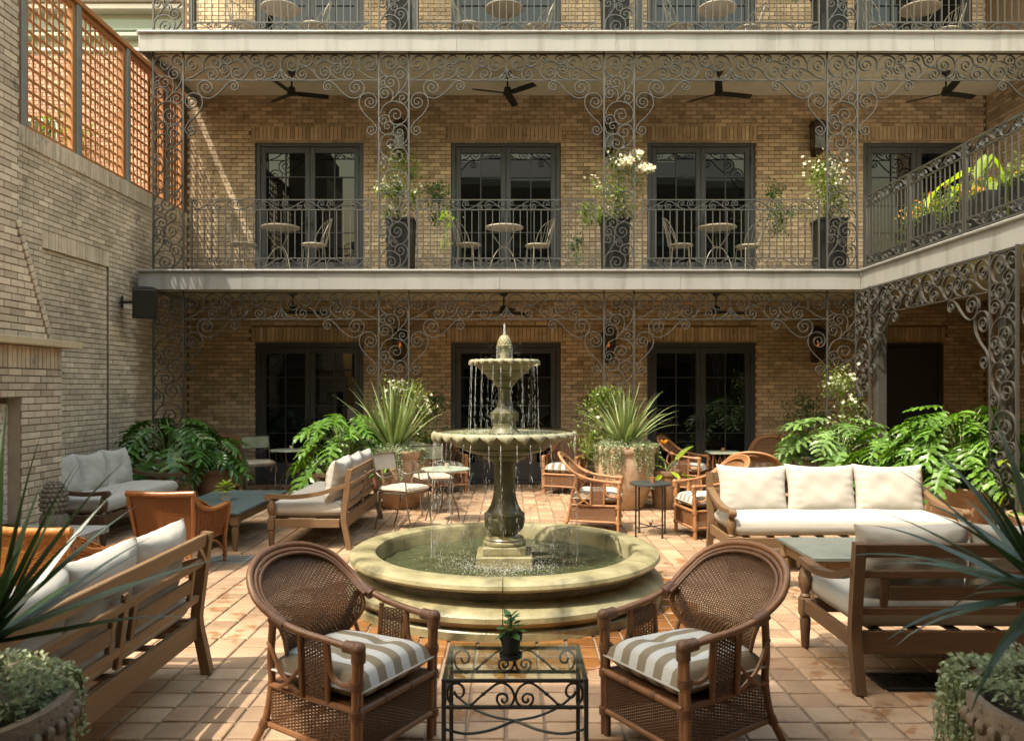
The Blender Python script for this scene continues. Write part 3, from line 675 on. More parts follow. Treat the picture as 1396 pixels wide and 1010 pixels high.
# pillar panel: drawing A (upper) and B (lower)
A = lambda P: [((x-75)/6.733/94, (y-50)/6.733/94) for x, y in P]
B = lambda P: [((x-75)/6.33/94, ((215+y/6.3125)-77.4)/94) for x, y in P]
def SA(P, c, t=1.1): P = A(P); return S(P, A([c])[0], t)
def SB(P, c, t=1.1): P = B(P); return S(P, B([c])[0], t)
PL = [SA([(155, 245), (105, 215), (83, 150), (110, 90), (160, 65), (220, 82), (240, 130), (220, 172), (180, 186), (148, 160)], (180, 135)),
      SA([(335, 205), (310, 180), (262, 160), (244, 110), (265, 72), (300, 60), (340, 80), (346, 112), (325, 138)], (305, 112)),
      SA([(190, 462), (250, 400), (320, 320), (346, 240), (325, 190), (275, 170), (232, 190), (218, 225), (240, 262), (272, 266)], (275, 225)),
      SA([(255, 385), (264, 320), (245, 265), (190, 245), (142, 265), (130, 300), (150, 335), (185, 342)], (185, 300)),
      SA([(165, 250), (125, 246), (92, 265), (84, 295), (100, 325), (120, 322)], (112, 298), .9),
      SA([(190, 465), (207, 420), (190, 365), (130, 342), (92, 362), (84, 395), (100, 430), (132, 438)], (130, 395)),
      SA([(245, 395), (295, 385), (338, 405), (348, 440), (325, 478), (295, 484), (268, 460)], (295, 440)),
      SA([(88, 580), (115, 515), (170, 475), (230, 468), (310, 500), (347, 570), (315, 645), (240, 672), (190, 645), (170, 590), (195, 545), (240, 534)], (235, 590)),
      SA([(185, 645), (165, 600), (125, 588), (92, 605), (86, 635), (105, 664), (128, 660)], (120, 630), .9),
      SA([(84, 690), (100, 740), (150, 762), (200, 740), (215, 690), (195, 655), (160, 648), (130, 668)], (157, 688), 1.0),
      SA([(255, 872), (310, 840), (347, 770), (325, 695), (280, 674), (225, 700), (208, 740), (228, 776), (262, 780)], (265, 738)),
      SA([(140, 962), (100, 915), (86, 850), (115, 780), (175, 755), (235, 780), (262, 830), (240, 875), (195, 890), (152, 865)], (192, 838)),
      SA([(347, 1010), (338, 935), (310, 890), (268, 878), (210, 895), (188, 945), (210, 990), (248, 1002)], (250, 945)),
      SB([(150, 105), (167, 40), (150, -5), (112, -18), (82, 5), (82, 35), (105, 54)], (110, 22)),
      SB([(88, 200), (110, 140), (160, 100), (225, 86), (300, 120), (328, 180), (300, 250), (240, 272), (185, 245), (165, 195), (190, 150)], (228, 195)),
      SB([(155, 270), (150, 235), (115, 215), (82, 230), (80, 262), (100, 285)], (104, 252), .9),
      SB([(210, 420), (280, 395), (325, 345), (325, 295), (288, 268), (260, 282), (255, 310), (275, 332)], (283, 305), .9),
      SB([(85, 350), (110, 295), (175, 272), (240, 300), (265, 355), (240, 408), (195, 422), (150, 400), (145, 365)], (190, 370)),
      SB([(150, 480), (95, 450), (82, 415), (105, 385), (140, 385), (158, 410)], (125, 412), .9),
      SB([(330, 530), (325, 470), (295, 430), (245, 418), (195, 440), (178, 480), (200, 512), (235, 518)], (237, 475)),
      SB([(85, 560), (95, 510), (140, 484), (180, 500), (192, 535), (175, 562), (150, 564)], (150, 530), .9),
      SB([(285, 700), (325, 655), (330, 590), (300, 540), (245, 522), (190, 550), (174, 600), (195, 640), (235, 648), (268, 625)], (233, 598)),
      SB([(160, 690), (170, 630), (155, 575), (120, 555), (85, 575), (82, 610), (105, 636)], (113, 600), 1.0),
      SB([(85, 815), (120, 760), (160, 705), (165, 660), (145, 632), (105, 626), (80, 650), (85, 685), (112, 693)], (112, 663), .9),
      SB([(168, 700), (185, 668), (212, 664), (235, 690), (228, 720), (205, 727)], (205, 695), .9),
      SB([(235, 905), (290, 860), (327, 790), (315, 725), (270, 704), (228, 722), (216, 760), (240, 792)], (263, 755)),
      SB([(82, 870), (92, 800), (140, 765), (190, 762), (245, 790), (263, 845), (240, 895), (190, 912), (145, 890), (132, 850), (155, 815)], (185, 855))]
PLM = bars(PL, lambda x: x-.22, lambda y: -y)
PLM2 = bars(PL, lambda x: .22-x, lambda y: -y)
# railing band scrolls, unit of length 590
RS = [S([(900, 118), (840, 142), (775, 182), (690, 210), (640, 190), (620, 150), (640, 115), (680, 112), (698, 140)], (668, 140), .9),
      S([(838, 150), (822, 185), (850, 211), (882, 190)], (857, 183), .8),
      S([(1185, 208), (1110, 190), (1050, 145), (985, 118), (940, 128), (918, 165), (935, 203), (965, 211), (998, 190)], (962, 178), .9),
      S([(1105, 190), (1095, 150), (1115, 115), (1150, 110), (1175, 135)], (1148, 142), .8)]
rk = 1/(9.18*94)
RSM = bars(RS, lambda x: (x-905)*rk, lambda y: (160-y)*rk, th=.0045, dp=.013)
RSMf = bars(RS, lambda x: (x-905)*rk, lambda y: (y-160)*rk, th=.0045, dp=.013)
IRONP = MB(); IRONP.box((0, 0, 0), (.022, .03, 1)); IRONP = IRONP.mesh('post', 'iron')
def barmesh(name, L_, w_=.022, h_=.012):
    mb = MB(); mb.box((0, 0, 0), (L_, w_, h_)); return mb.mesh(name, 'iron')

def pillar(x, y, ztop, zbot, label, rz=0, mirror=False):
    p = thing('iron_pillar', label, 'iron pillar', (x, y, ztop), rz, 'scrollwork iron pillars'); H = ztop-zbot
    for s in (-1, 1): put('post', IRONP, p, (s*.22, 0, -H/2+.015), (0, 0, 0), (1, 1, H+.03))
    for z in (0, -H+.045): put('bar', barmesh('bar', .412), p, (0, 0, z))
    k = H/3.03
    for m in (PLM2 if mirror else PLM): put('scroll', m, p, (0, 0, -.006), scale=(1, 1, k))
    return p
def frieze(x0, x1, y, z, label, rz=0, left=True, right=True):
    L_ = x1-x0; f = thing('iron_frieze', label, 'iron frieze', ((x0+x1)/2, y, z), rz, 'scrollwork iron friezes'); k = L_/2.844
    return fr_fill(f, L_, k, left, right)
def fr_fill(f, L_, k, left=True, right=True):
    put('bar', barmesh('bar', L_, .03, .018), f, (0, 0, .385)); put('bar', barmesh('bar', L_), f, (0, 0, 0))
    for m in FRM: put('scroll', m, f, scale=(k, 1, 1))
    if left:
        for m in BRM: put('bracket_scroll', m, f, (-L_/2, 0, 0))
    if right:
        for m in BRM2: put('bracket_scroll', m, f, (L_/2, 0, 0))
    return f
def railing(x, y, z, L_, label, rz=0, nu=4, posts=None, wide=False):
    r = thing('iron_railing', label, 'railing', (x, y, z), rz, 'iron gallery railings')
    for zz, n in ((1.035, 'top_rail'), (.892, 'rail'), (.185, 'rail'), (.049, 'rail')): put(n, barmesh(n, L_, .03 if zz > 1 else .022, .014), r, (0, 0, zz))
    pw = .05 if wide else .022
    mb = MB(); mb.box((0, 0, .515), (pw, .03, 1.03)); pm = mb.mesh('post', 'iron')
    for s in (-1, 1): put('post', pm, r, (s*(L_/2-.011), 0, 0))
    n = max(2, round(L_/.103)); mb = MB(); mb.box((0, 0, 0), (.0125, .0125, .695)); bm = mb.mesh('baluster', 'iron')
    for i in range(1, n): put('baluster', bm, r, (-L_/2+L_*i/n, 0, .5385))
    u = L_/nu; k = u/.684*.985
    for i in range(nu):
        xx = -L_/2+u*(i+.5)
        for m in RSM: put('scroll', m, r, (xx, 0, .963), scale=(k, 1, 1.05))
        for m in RSMf: put('scroll', m, r, (xx, 0, .117), scale=(k, 1, 1.05))
    return r
PX = [-5.02, -1.725, 1.563, 4.823]; YI = YG+.08
wh = ('beside the lattice fence', 'between the first and second doors', 'between the second and third doors', 'at the inner corner of the right wing')
for i, x in enumerate(PX):
    pillar(x, YI, F-.40, .0, 'scrolled iron pillar of the ground floor arcade '+wh[i])
    pillar(x, YI, 2*F-.345, F-.08, 'scrolled iron pillar of the middle gallery '+wh[i])
    pillar(x, YI, 3*F-.345, 2*F-.07, 'lower end of the top gallery iron pillar '+wh[i])
pillar(XE-.06, YG-.25, F-.40, .0, 'iron pillar of the right wing turned sideways at the corner', -PI/2)
pillar(XE-.06, 8.10, F-.40, .0, 'iron pillar of the right wing nearest the camera, behind spiky leaves', -PI/2)
# structural steel columns behind the panels
for (x, y, z0, z1, w_) in [(XE+.07, 11.1, 0, F-.31, .13), (XE+.09, 8.28, 0, F-.31, .13)]+[(x+.30, YG+.22, 2*F-.07, 3*F-.3, .09) for x in PX]:
    mb = MB(); mb.box((x, y, (z0+z1)/2), (w_, w_, z1-z0), ch=.006); mb.build('column', 'iron', hotel)
dn = ('over the leftmost door', 'behind the fountain', 'over the right door')
for i in range(3):
    frieze(PX[i]+.235, PX[i+1]-.235, YI, F-.785, 'ground floor iron frieze '+dn[i])
    frieze(PX[i]+.235, PX[i+1]-.235, YI, 2*F-.73, 'middle gallery iron frieze '+dn[i])
    a, b = PX[i]+.33, PX[i+1]-.33
    railing((a+b)/2, YI, F-.08, b-a, 'middle gallery iron railing '+('before the leftmost door', 'above the fountain', 'before the third door')[i])
    railing((a+b)/2, YI, 2*F-.07, b-a, 'top gallery iron railing '+('at the upper left', 'at the top centre', 'right of the top centre')[i])
frieze(PX[3]+.235, PX[3]+3.07, YI, 2*F-.73, 'middle gallery iron frieze above the right wing terrace')
pillar(PX[3]+3.3, YI, 2*F-.345, F-.08, 'scrolled iron pillar of the middle gallery at the right picture edge')
railing(PX[3]+1.66, YI, 2*F-.07, 2.65, 'top gallery iron railing at the upper right corner')
f = thing('iron_frieze', 'iron frieze of the right wing receding towards the camera', 'iron frieze', (XE-.06, 9.73, F-.785), -PI/2, 'scrollwork iron friezes'); fr_fill(f, 2.80, .985)
f = thing('iron_frieze', 'iron frieze of the right wing just outside the right picture edge', 'iron frieze', (XE-.06, 6.4, F-.785), -PI/2, 'scrollwork iron friezes'); fr_fill(f, 2.80, .985)
wl = ('farthest from the camera', 'second from the corner pillar', 'third from the corner pillar', 'nearest the camera')
for k in range(4):
    railing(XE+.05, 11.50-.63-1.26*k, F-.08, 1.25, 'right wing terrace railing section '+wl[k], -PI/2, nu=2, wide=True)

# ------------------------------------------------------------------ left boundary wall and lattice
XL = -5.55
lw_ = thing('brick_wall', 'tall brick wall with skylight in its pale colour closing the left side of the courtyard', 'wall')
fl_ = lambda u, z, n: V(XL+n, u, z)
def rect(a, b, c, d): return (a, b, c, d)
LT = 4.61
hol = [(3.0, YW, LT-.22, LT)]
blind = (9.45, 11.02, 0, 3.30); lint = (9.45, 11.02, 3.30, 3.52)
bx = layout(3.0, YW, 0, LT-.22, [lint, blind])
mb = MB(); mortar(mb, fl_, 2.0, YW, -.1, LT-.2, [blind]); mortar(mb, lambda u, z, n: V(XL+n-.03, u, z), 9.45, 11.02, 0, 3.3, [])
mb.add([fl_(11.02, 0, -.01), fl_(11.02, 0, -.05), fl_(11.02, 3.3, -.05), fl_(11.02, 3.3, -.01)], [(0, 1, 2, 3)])
mb.box((XL-.20, (2+YW)/2, LT/2-.06), (.28, YW-2, LT-.14))
lwall = mb.build('masonry', 'mortar_left', lw_)
fm = lambda b: abs(b[0]-10.3)*.8+abs(b[1]-2.2)
boxes = bx+soldiers(*lint)
lay(boxes, fl_, PI/2, 'brick_left', lwall, 300, fm)
pan = layout(9.45, 11.02, 0, 3.30, []); mbp = MB()
for b in pan: brick_box(mbp, lambda u, z, n: V(XL+n-.03, u, z), *b, R.uniform(.02, .98), R.uniform(-.003, .002))
o = mbp.build('blind_panel', 'brick_left', lw_); o['kind'] = 'stuff'
# soldier coping, each brick an object of its own
cm = []
for k in range(8):
    mb = MB(); mb.box((0, 0, 0), (.33, BH, .215), ch=.004, rnd=.05+.12*k); cm.append(mb.mesh('coping_brick', 'brick_left'))
n = int((YW-3.0)/ROW)
for i in range(n): put('coping_brick', R.choice(cm), lw_, (XL-.145+R.uniform(-.003, .003), 3.0+ROW*(i+.5), LT-.108))
lat = thing('lattice_fence', 'orange brown wooden lattice fence between grey posts on top of the left wall', 'lattice fence', (XL-.08, 0, LT))
posts = [6.85, 8.0, 9.14, 10.30, 11.63, 12.95]; ZT = 2.03
mb = MB(); mb.box((0, 0, ZT/2), (.12, .10, ZT), ch=.006); pm = mb.mesh('post', 'steel')
for y in posts: put('post', pm, lat, (0, y, 0))
mb = MB(); mb.box((0, (5.0+YW)/2, ZT-.04), (.15, YW-5.0, .07), ch=.006); mb.build('top_rail', 'lath', lat)
ll = [5.7]+posts+[YW]
for a, b in zip(ll, ll[1:]):
    a2, b2 = a+.055, b-.055
    mb = MB()
    for y in (a2+.03, b2-.03): mb.box((0, y, ZT/2-.03), (.07, .06, ZT-.09), ch=.004)
    mb.box((0, (a2+b2)/2, .035), (.068, b2-a2-.12, .07), ch=.004); mb.box((0, (a2+b2)/2, ZT-.115), (.068, b2-a2-.12, .07), ch=.004)
    mb.build('panel_frame', 'lath', lat)
    wv = b2-a2-.12; n = max(2, round(wv/.128)); nz = 13; hh = ZT-.22
    mb = MB(); mb.box((0, 0, 0), (.013, .034, hh)); vm = mb.mesh('lath', 'lath')
    for i in range(1, n): put('lath', vm, lat, (.007, a2+.06+wv*i/n, .07+hh/2))
    mb = MB(); mb.box((0, 0, 0), (.013, wv, .034)); hm = mb.mesh('lath', 'lath')
    for i in range(1, nz): put('lath', hm, lat, (-.007, (a2+b2)/2, .07+hh*i/nz))

# ------------------------------------------------------------------ fireplace on the left wall
XF, FY0, FY1 = -4.64, 4.9, 8.25; MZ = 2.05
fp = thing('fireplace', 'tall tapering brick outdoor fireplace with stone mantel at the left edge', 'fireplace')
ff = lambda u, z, n: V(XF+n, u, z)
op = (5.6, 7.56, .35, 1.55)
body = MB(); mortar(body, ff, FY0, FY1, 0, MZ, [op])
body.add([V(XF-.012, FY1-.005, 0), V(XL, FY1-.005, 0), V(XL, FY1-.005, MZ), V(XF-.012, FY1-.005, MZ)], [(0, 1, 2, 3)])
body.add([V(XF-.012, FY0+.005, 0), V(XL, FY0+.005, 0), V(XL, FY0+.005, MZ), V(XF-.012, FY0+.005, MZ)], [(3, 2, 1, 0)])
SY0, SY1, SZ, TZ = 5.62, 7.53, 3.22, 7.6     # stack after the shoulders
poly = [(FY0, MZ), (FY1-.14, MZ), (SY1, SZ), (SY1, TZ), (SY0, TZ), (SY0, SZ)]
body.add([V(XF-.012, y, z) for y, z in poly]+[V(XL, y, z) for y, z in poly], [tuple(range(6))]+[(i, (i+1) % 6+0, (i+1) % 6+6, i+6) for i in range(6)])
fb_ = body.build('masonry', 'mortar_left', fp)
sold = (FY0, FY1, MZ-.22, MZ); bx = layout(FY0, FY1, 0, MZ-.22, [op], .03)+soldiers(*sold)
z = MZ; i = 0
def edge(z): return (SY1+(FY1-.14-SY1)*max(0, (SZ-z)/(SZ-MZ)), SY0-(SY0-FY0)*max(0, (SZ-z)/(SZ-MZ)))
rowsU = layout(FY0, FY1, MZ, 6.9, [], .07); up = []
for (u, zc, lu, lz) in rowsU:
    hi, lo = edge(zc); hi -= .075 if zc < SZ else 0; a, b = max(u-lu/2, lo), min(u+lu/2, hi)
    if b-a > .035: up.append(((a+b)/2, zc, b-a, lz))
lay(bx+up, ff, PI/2, 'brick_left', fb_, 300, lambda b: abs(b[0]-8.0)+abs(b[1]-1.9)*.6)
# raking bricks along the shoulder
nr = 18; ang = math.atan2(SZ-MZ, SY1-(FY1-.14))
rk_ = []
for k in range(6):
    mb = MB(); mb.box((0, 0, 0), (.10, .058, .068), ch=.004, rnd=.1+.15*k); rk_.append(mb.mesh('raking_brick', 'brick_left'))
for k in range(nr):
    t = (k+.5)/nr; put('raking_brick', R.choice(rk_), fp, (XF-.035, FY1-.14+(SY1-FY1+.14)*t-.03, MZ+(SZ-MZ)*t), (PI/2-(PI-ang)+PI/2-.0, 0, 0))
# returns of the stack and the body seen from the side
for (yy, sgn) in ((FY1, 1),):
    bxs = layout(XL, XF, 0, MZ, []); mb = MB()
    for b in bxs: brick_box(mb, lambda u, z, n: V(u, FY1+n-.002, z), *b, R.uniform(.02, .98), 0)
    o = mb.build('side_courses', 'brick_left', fp); o['kind'] = 'stuff'
# mantel in two stones
for (a, b) in ((4.6, 7.02), (7.023, 8.42)):
    mb = MB(); mb.box((XF-.37, (a+b)/2, MZ+.038), (.98, b-a, .072), ch=.006); mb.build('mantel', 'stone', fp)
# firebox lining and ornate relief panel of tiles
mb = MB()
mb.add([V(XF-.01, 7.56, .35), V(XF-.13, 7.56, .35), V(XF-.13, 7.56, 1.55), V(XF-.01, 7.56, 1.55)], [(0, 1, 2, 3)])
mb.add([V(XF-.01, 5.6, 1.55), V(XF-.13, 5.6, 1.55), V(XF-.13, 7.56, 1.55), V(XF-.01, 7.56, 1.55)], [(3, 2, 1, 0)])
mb.build('firebox_reveal', 'brick_left', fp)
mb = MB(); mb.box((XF-.16, 6.58, .95), (.04, 1.96, 1.2)); bp_ = mb.build('fire_screen', 'mortar_left', fp)
orn = MB(); q = .19
orn.box((0, 0, 0), (.02, q-.006, q-.006), ch=.004)
for k in range(4):
    a = k*PI/2; orn.tube([V(.012, .03*math.cos(a), .03*math.sin(a)), V(.016, .055*math.cos(a+.5), .055*math.sin(a+.5)), V(.012, .085*math.cos(a+.1), .085*math.sin(a+.1))], [.012, .014, .005], 6)
    orn.ball((.012, .07*math.cos(a+PI/4), .07*math.sin(a+PI/4)), .014, 6, 4)
orn.tube([V(.012, .028*math.cos(a), .028*math.sin(a)) for a in [i*PI/5 for i in range(10)]], .007, 5, closed=True)
om = orn.mesh('relief_tile', 'tilepanel')
for i in range(10):
    for j in range(6): put('relief_tile', om, bp_, (XF-.135, 7.56-q*(i+.5), .36+q*(j+.5)))
# hearth: soldier bricks under stone caps
HX = -3.85
mb = MB(); mb.box(((XF+HX)/2, (FY0+7.54)/2, .14), (HX-XF-.04, 7.54-FY0-.04, .28)); hb = mb.build('hearth', 'mortar_left', fp)
hm_ = []
for k in range(8):
    mb = MB(); mb.box((0, 0, 0), (.03, BH, .27), ch=.004, rnd=.05+.11*k); hm_.append(mb.mesh('hearth_brick', 'brick_left'))
n = int((7.54-FY0)/ROW)
for i in range(n): put('hearth_brick', R.choice(hm_), hb, (HX-.016, FY0+ROW*(i+.5), .145))
n = int((HX-XF)/ROW)
for i in range(n): put('hearth_brick', R.choice(hm_), hb, (XF+ROW*(i+.6), 7.54-.016, .145), (0, 0, PI/2))
for k in range(4):
    a = FY0-.03+(7.60-FY0)*k/4; b = FY0-.03+(7.60-FY0)*(k+1)/4-.004
    mb = MB(); mb.box(((XF+HX)/2+.02, (a+b)/2, .315), (HX-XF+.04, b-a, .065), ch=.006); mb.build('hearth_cap', 'potstone', hb)

# ------------------------------------------------------------------ neighbours behind the lattice
gb = thing('green_building', 'pale green rendered house with white cornices rising behind the lattice', 'building', (-11.5, 16.2, 0))
mb = MB(); mb.box((0, 3, 4.9), (10.6, 6, 9.8)); mb.build('wall', 'green', gb)
for z, d, h_, mt in ((9.42, .34, .16, 'white'), (9.25, .24, .10, 'white'), (8.92, .14, .22, 'greend'), (8.72, .18, .08, 'green'), (8.45, .10, .06, 'white')):
    mb = MB(); mb.box((.02, -d/2, z), (10.7, d+.02, h_), ch=.01); mb.build('cornice', mt, gb)
mb = MB(); mb.box((-2.2, -.02, 6.6), (1.1, .06, 1.9)); wn = mb.build('window', 'white', gb)
mb = MB(); mb.box((-2.2, -.055, 6.6), (.9, .02, 1.7)); mb.build('pane', 'pane', wn)
rb = thing('red_brick_house', 'pinkish red brick house glimpsed through the lattice at upper left', 'building', (0, 0, 0))
fx = lambda u, z, n: V(u, 13.2-n, z)
mb = MB(); wnd = [(-9.9, -9.0, 4.6, 6.1), (-8.3, -7.5, 4.6, 6.1)]; mortar(mb, fx, -14, -6.0, -.1, 7.15, wnd)
mb.box((-10, 14.2, 3.6), (8, 1.8, 7.1)); rwl = mb.build('wall', 'mortar_left', rb)
mbb = MB()
for b in layout(-13.5, -6.0, 3.6, 7.15, wnd): brick_box(mbb, fx, *b, R.uniform(.02, .98), R.uniform(-.003, .002))
o = mbb.build('brick_courses', 'brick_red', rwl); o['kind'] = 'stuff'
for (a, b, c, d) in wnd:
    mb = MB(); mb.box(((a+b)/2, 13.24, (c+d)/2), (b-a, .05, d-c)); mb2 = MB(); mb2.box(((a+b)/2, 13.205, (c+d)/2), (b-a-.12, .02, d-c-.12)); wn = mb.build('window', 'white', rb); mb2.build('pane', 'pane', wn)

# ------------------------------------------------------------------ opposite wing behind the camera (shades the foreground, shows in the glass)
ob = thing('opposite_wing', 'pale walled galleried wing behind the camera, unseen, shaped for reflections and shade', 'building')
mb = MB(); mb.box((2.0, -2.2, 4.1), (15.0, 1.0, 8.2)); mb.build('wall', 'stone', ob)  # unseen wall made pale to bounce more light into the courtyard
mb = MB(); mb.add([V(x, y, z) for x in (-5.6, 9.6) for (y, z) in ((-2.6, 8.3), (-7.5, 11.6), (-12.4, 8.3), (-12.4, 0), (-2.75, 0))], [(0, 1, 6, 5), (1, 2, 7, 6), (2, 3, 8, 7), (0, 5, 9, 4), (4, 3, 2, 1, 0), (5, 6, 7, 8, 9)]); mb.build('reflection_roof', 'steel', ob)  # unseen roof added so the door glass mirrors something dark, not sky
for z in (3.2, 6.5):
    mb = MB(); mb.box((2.0, -.75, z), (15, 1.9, .2)); mb.build('gallery_slab', 'fascia', ob)
mb = MB(); mb.box((4.7, -.19, 8.2), (13.3, 4.02, .22)); mb.build('roof', 'roof', ob)  # unseen overhang shaped to cast the shade edge across the foreground
mb = MB(); mb.box((-3.1, -.54, 8.2), (2.3, 3.32, .22)); mb.build('roof', 'roof', ob)  # shorter unseen overhang, stepped so the centre shade starts nearer the camera
for x in (-4, -.8, 2.4, 5.6):
    for z in (1.25, 4.5):
        mb = MB(); mb.box((x, -1.68, z), (1.8, .06, 2.3)); mb.build('window', 'pane', ob)
for x in (-5.3, -2, 1.3, 4.6, 7.9):
    mb = MB(); mb.box((x, .1, 4.05), (.12, .12, 8.0)); mb.build('column', 'iron', ob)
# ------------------------------------------------------------------ fountain
FX, FY = -.06, 6.40
ft = thing('fountain', 'three tiered mossy stone fountain with a round basin in the middle of the courtyard', 'fountain', (FX, FY, 0))
prof = [(.86, .10), (.90, .12), (.918, .20), (.920, .36), (.935, .395), (.96, .405), (1.05, .405), (1.09, .398), (1.118, .378), (1.126, .352), (1.112, .332), (1.06, .318), (1.0, .30), (.965, .275), (.955, .25), (.975, .238), (1.05, .225), (1.115, .20), (1.148, .165), (1.15, .13), (1.125, .097), (1.085, .08), (1.085, .072), (1.122, .066), (1.13, .055), (1.13, 0), (.86, 0)]
for k in range(6):
    a0 = -PI/2+k*PI/3; mb = MB(); mb.lathe(prof+[prof[0]], 22, (0, 0, 0), a0+.0022, a0+PI/3-.0022)
    bo = mb.build('basin_segment', 'fount', ft, smooth=True, ang=35); bo.scale = (1.09, 1.09, .95)
mb = MB(); mb.lathe([(.05, .09), (.99, .09), (.99, .39)], 48); bo = mb.build('basin_lining', 'fountd', ft, smooth=True); bo.scale = (1.09, 1.09, .95)
mb = MB()
def wsurf(R0, R1, z, n, m, amp, f):
    vs = []
    def fn(u, v):
        r = R0+(R1-R0)*v; a = 2*PI*u; x, y = r*math.cos(a), r*math.sin(a)
        return V(x, y, z+amp*(math.sin(f*x+1.3*math.sin(f*.7*y))+math.sin(f*1.3*y+1.1*math.sin(f*.9*x)))*.5)
    return fn
mb.grid(wsurf(.02, .925, .252, 0, 0, .008, 17), 120, 40); bo = mb.build('water', 'water', ft, smooth=True, ang=180); bo.scale = (1.09, 1.09, 1)
# plinth steps
def chbox(n, w_, z0, z1, mat): mb = MB(); mb.box((0, 0, (z0+z1)/2), (w_, w_, z1-z0), ch=.008); return mb.build(n, mat, ft)
chbox('plinth', .44, .10, .335, 'fount'); chbox('plinth', .345, .337, .40, 'fount')
mb = MB(); mb.lathe([(.16, .40), (.172, .41), (.172, .425), (.155, .432), (.15, .44), (.158, .448), (.15, .458), (.13, .463), (.115, .472), (.10, .478)], 40); mb.build('base_moulding', 'fount', ft, smooth=True, ang=30)
flute = lambda a, z: 1+(.075*abs(math.cos(8*a))-.06 if .50 < z < .625 else 0)
mb = MB(); mb.lathe([(.095, .47), (.10, .48), (.125, .502), (.148, .53), (.158, .57), (.160, .612), (.155, .626), (.162, .632), (.162, .645), (.15, .652), (.135, .668), (.125, .69), (.112, .712), (.107, .73), (.096, .76), (.088, .82), (.082, .9), (.08, .98), (.082, 1.04), (.10, 1.05), (.10, 1.064), (.115, 1.07)], 112, fl=flute)
mb.build('pedestal', 'fountd', ft, smooth=True, ang=50)
mb = MB(); mb.lathe([(.02, 1.055), (.12, 1.065), (.165, 1.085), (.178, 1.10), (.175, 1.115), (.24, 1.125), (.30, 1.14), (.33, 1.155), (.34, 1.165), (.335, 1.172), (.385, 1.18), (.405, 1.20), (.42, 1.222), (.47, 1.230), (.492, 1.25), (.515, 1.27), (.535, 1.284), (.53, 1.289), (.515, 1.29), (.50, 1.275), (.30, 1.262), (.02, 1.26)], 72)
mb.build('lower_bowl', 'fountm', ft, smooth=True, ang=40)
mb = MB(); mb.grid(wsurf(.02, .512, 1.279, 0, 0, .003, 40), 64, 16); mb.build('bowl_water', 'bowlwater', ft, smooth=True, ang=180)
def rimleaf(r, z, L_, wd, dz, n_):
    mb = MB()
    def fn(u, v):
        a = (u-.5)*wd*(1.02-1.0*max(0, (v-.30)/.70)**1.25)+.22*wd*v            # lean to one side
        ph = v*2.35; rr = r+L_*.34*math.sin(ph+.2)+.004+.016*v*(1-(2*u-1)**2)-.012*(u if u > .5 else 0)*v; zz = z+.012-dz*(1-math.cos(ph))*.60+.004*(1-(2*u-1)**2)
        return V(rr*math.cos(a), rr*math.sin(a), zz)
    mb.grid(fn, 6, 7); me = mb.mesh('rim_leaf', 'fountl', smooth=True, ang=180)
    for k in range(n_): put('rim_leaf', me, ft, (0, 0, 0), (0, 0, 2*PI*k/n_))
rimleaf(.545, 1.287, .085, .2244, .070, 28)
mb = MB(); mb.lathe([(.09, 1.262), (.125, 1.285), (.12, 1.30), (.10, 1.315), (.092, 1.34), (.095, 1.36), (.088, 1.366), (.10, 1.385), (.112, 1.42), (.115, 1.447), (.10, 1.455), (.08, 1.475), (.062, 1.50), (.052, 1.56), (.05, 1.62), (.053, 1.634), (.06, 1.638), (.05, 1.645)], 80, fl=lambda a, z: 1+(.05*math.cos(11*a) if 1.37 < z < 1.44 else 0))
mb.build('upper_stem', 'fountd', ft, smooth=True, ang=50)
mb = MB(); mb.lathe([(.02, 1.635), (.06, 1.65), (.095, 1.69), (.10, 1.70), (.095, 1.705), (.135, 1.725), (.155, 1.755), (.185, 1.765), (.19, 1.772), (.185, 1.778), (.215, 1.81), (.225, 1.818), (.236, 1.836), (.248, 1.852), (.245, 1.858), (.235, 1.85), (.02, 1.845)], 56); mb.build('upper_bowl', 'fountm', ft, smooth=True, ang=40)
mb = MB(); mb.grid(wsurf(.02, .242, 1.852, 0, 0, .002, 60), 40, 8); mb.build('bowl_water', 'bowlwater', ft, smooth=True, ang=180)
rimleaf(.256, 1.856, .05, .2856, .044, 22)
mb = MB(); mb.lathe([(.055, 1.85), (.05, 1.868), (.036, 1.88), (.034, 1.94), (.04, 1.97), (.062, 1.976), (.064, 1.985), (.056, 1.99)], 28); mb.build('finial_neck', 'fount', ft, smooth=True, ang=40)
mb = MB()
def pine(u, v):
    a = 2*PI*u; z = 1.985+.088*v; r = .056*math.sqrt(max(0, 1-v**2.2))*1.0; r *= .95+.12*abs(math.sin(6*a+v*9))*abs(math.sin(6*a-v*9)); return V(r*math.cos(a), r*math.sin(a), z)
mb.grid(pine, 72, 22); mb.build('finial', 'fount', ft, smooth=True, ang=180)
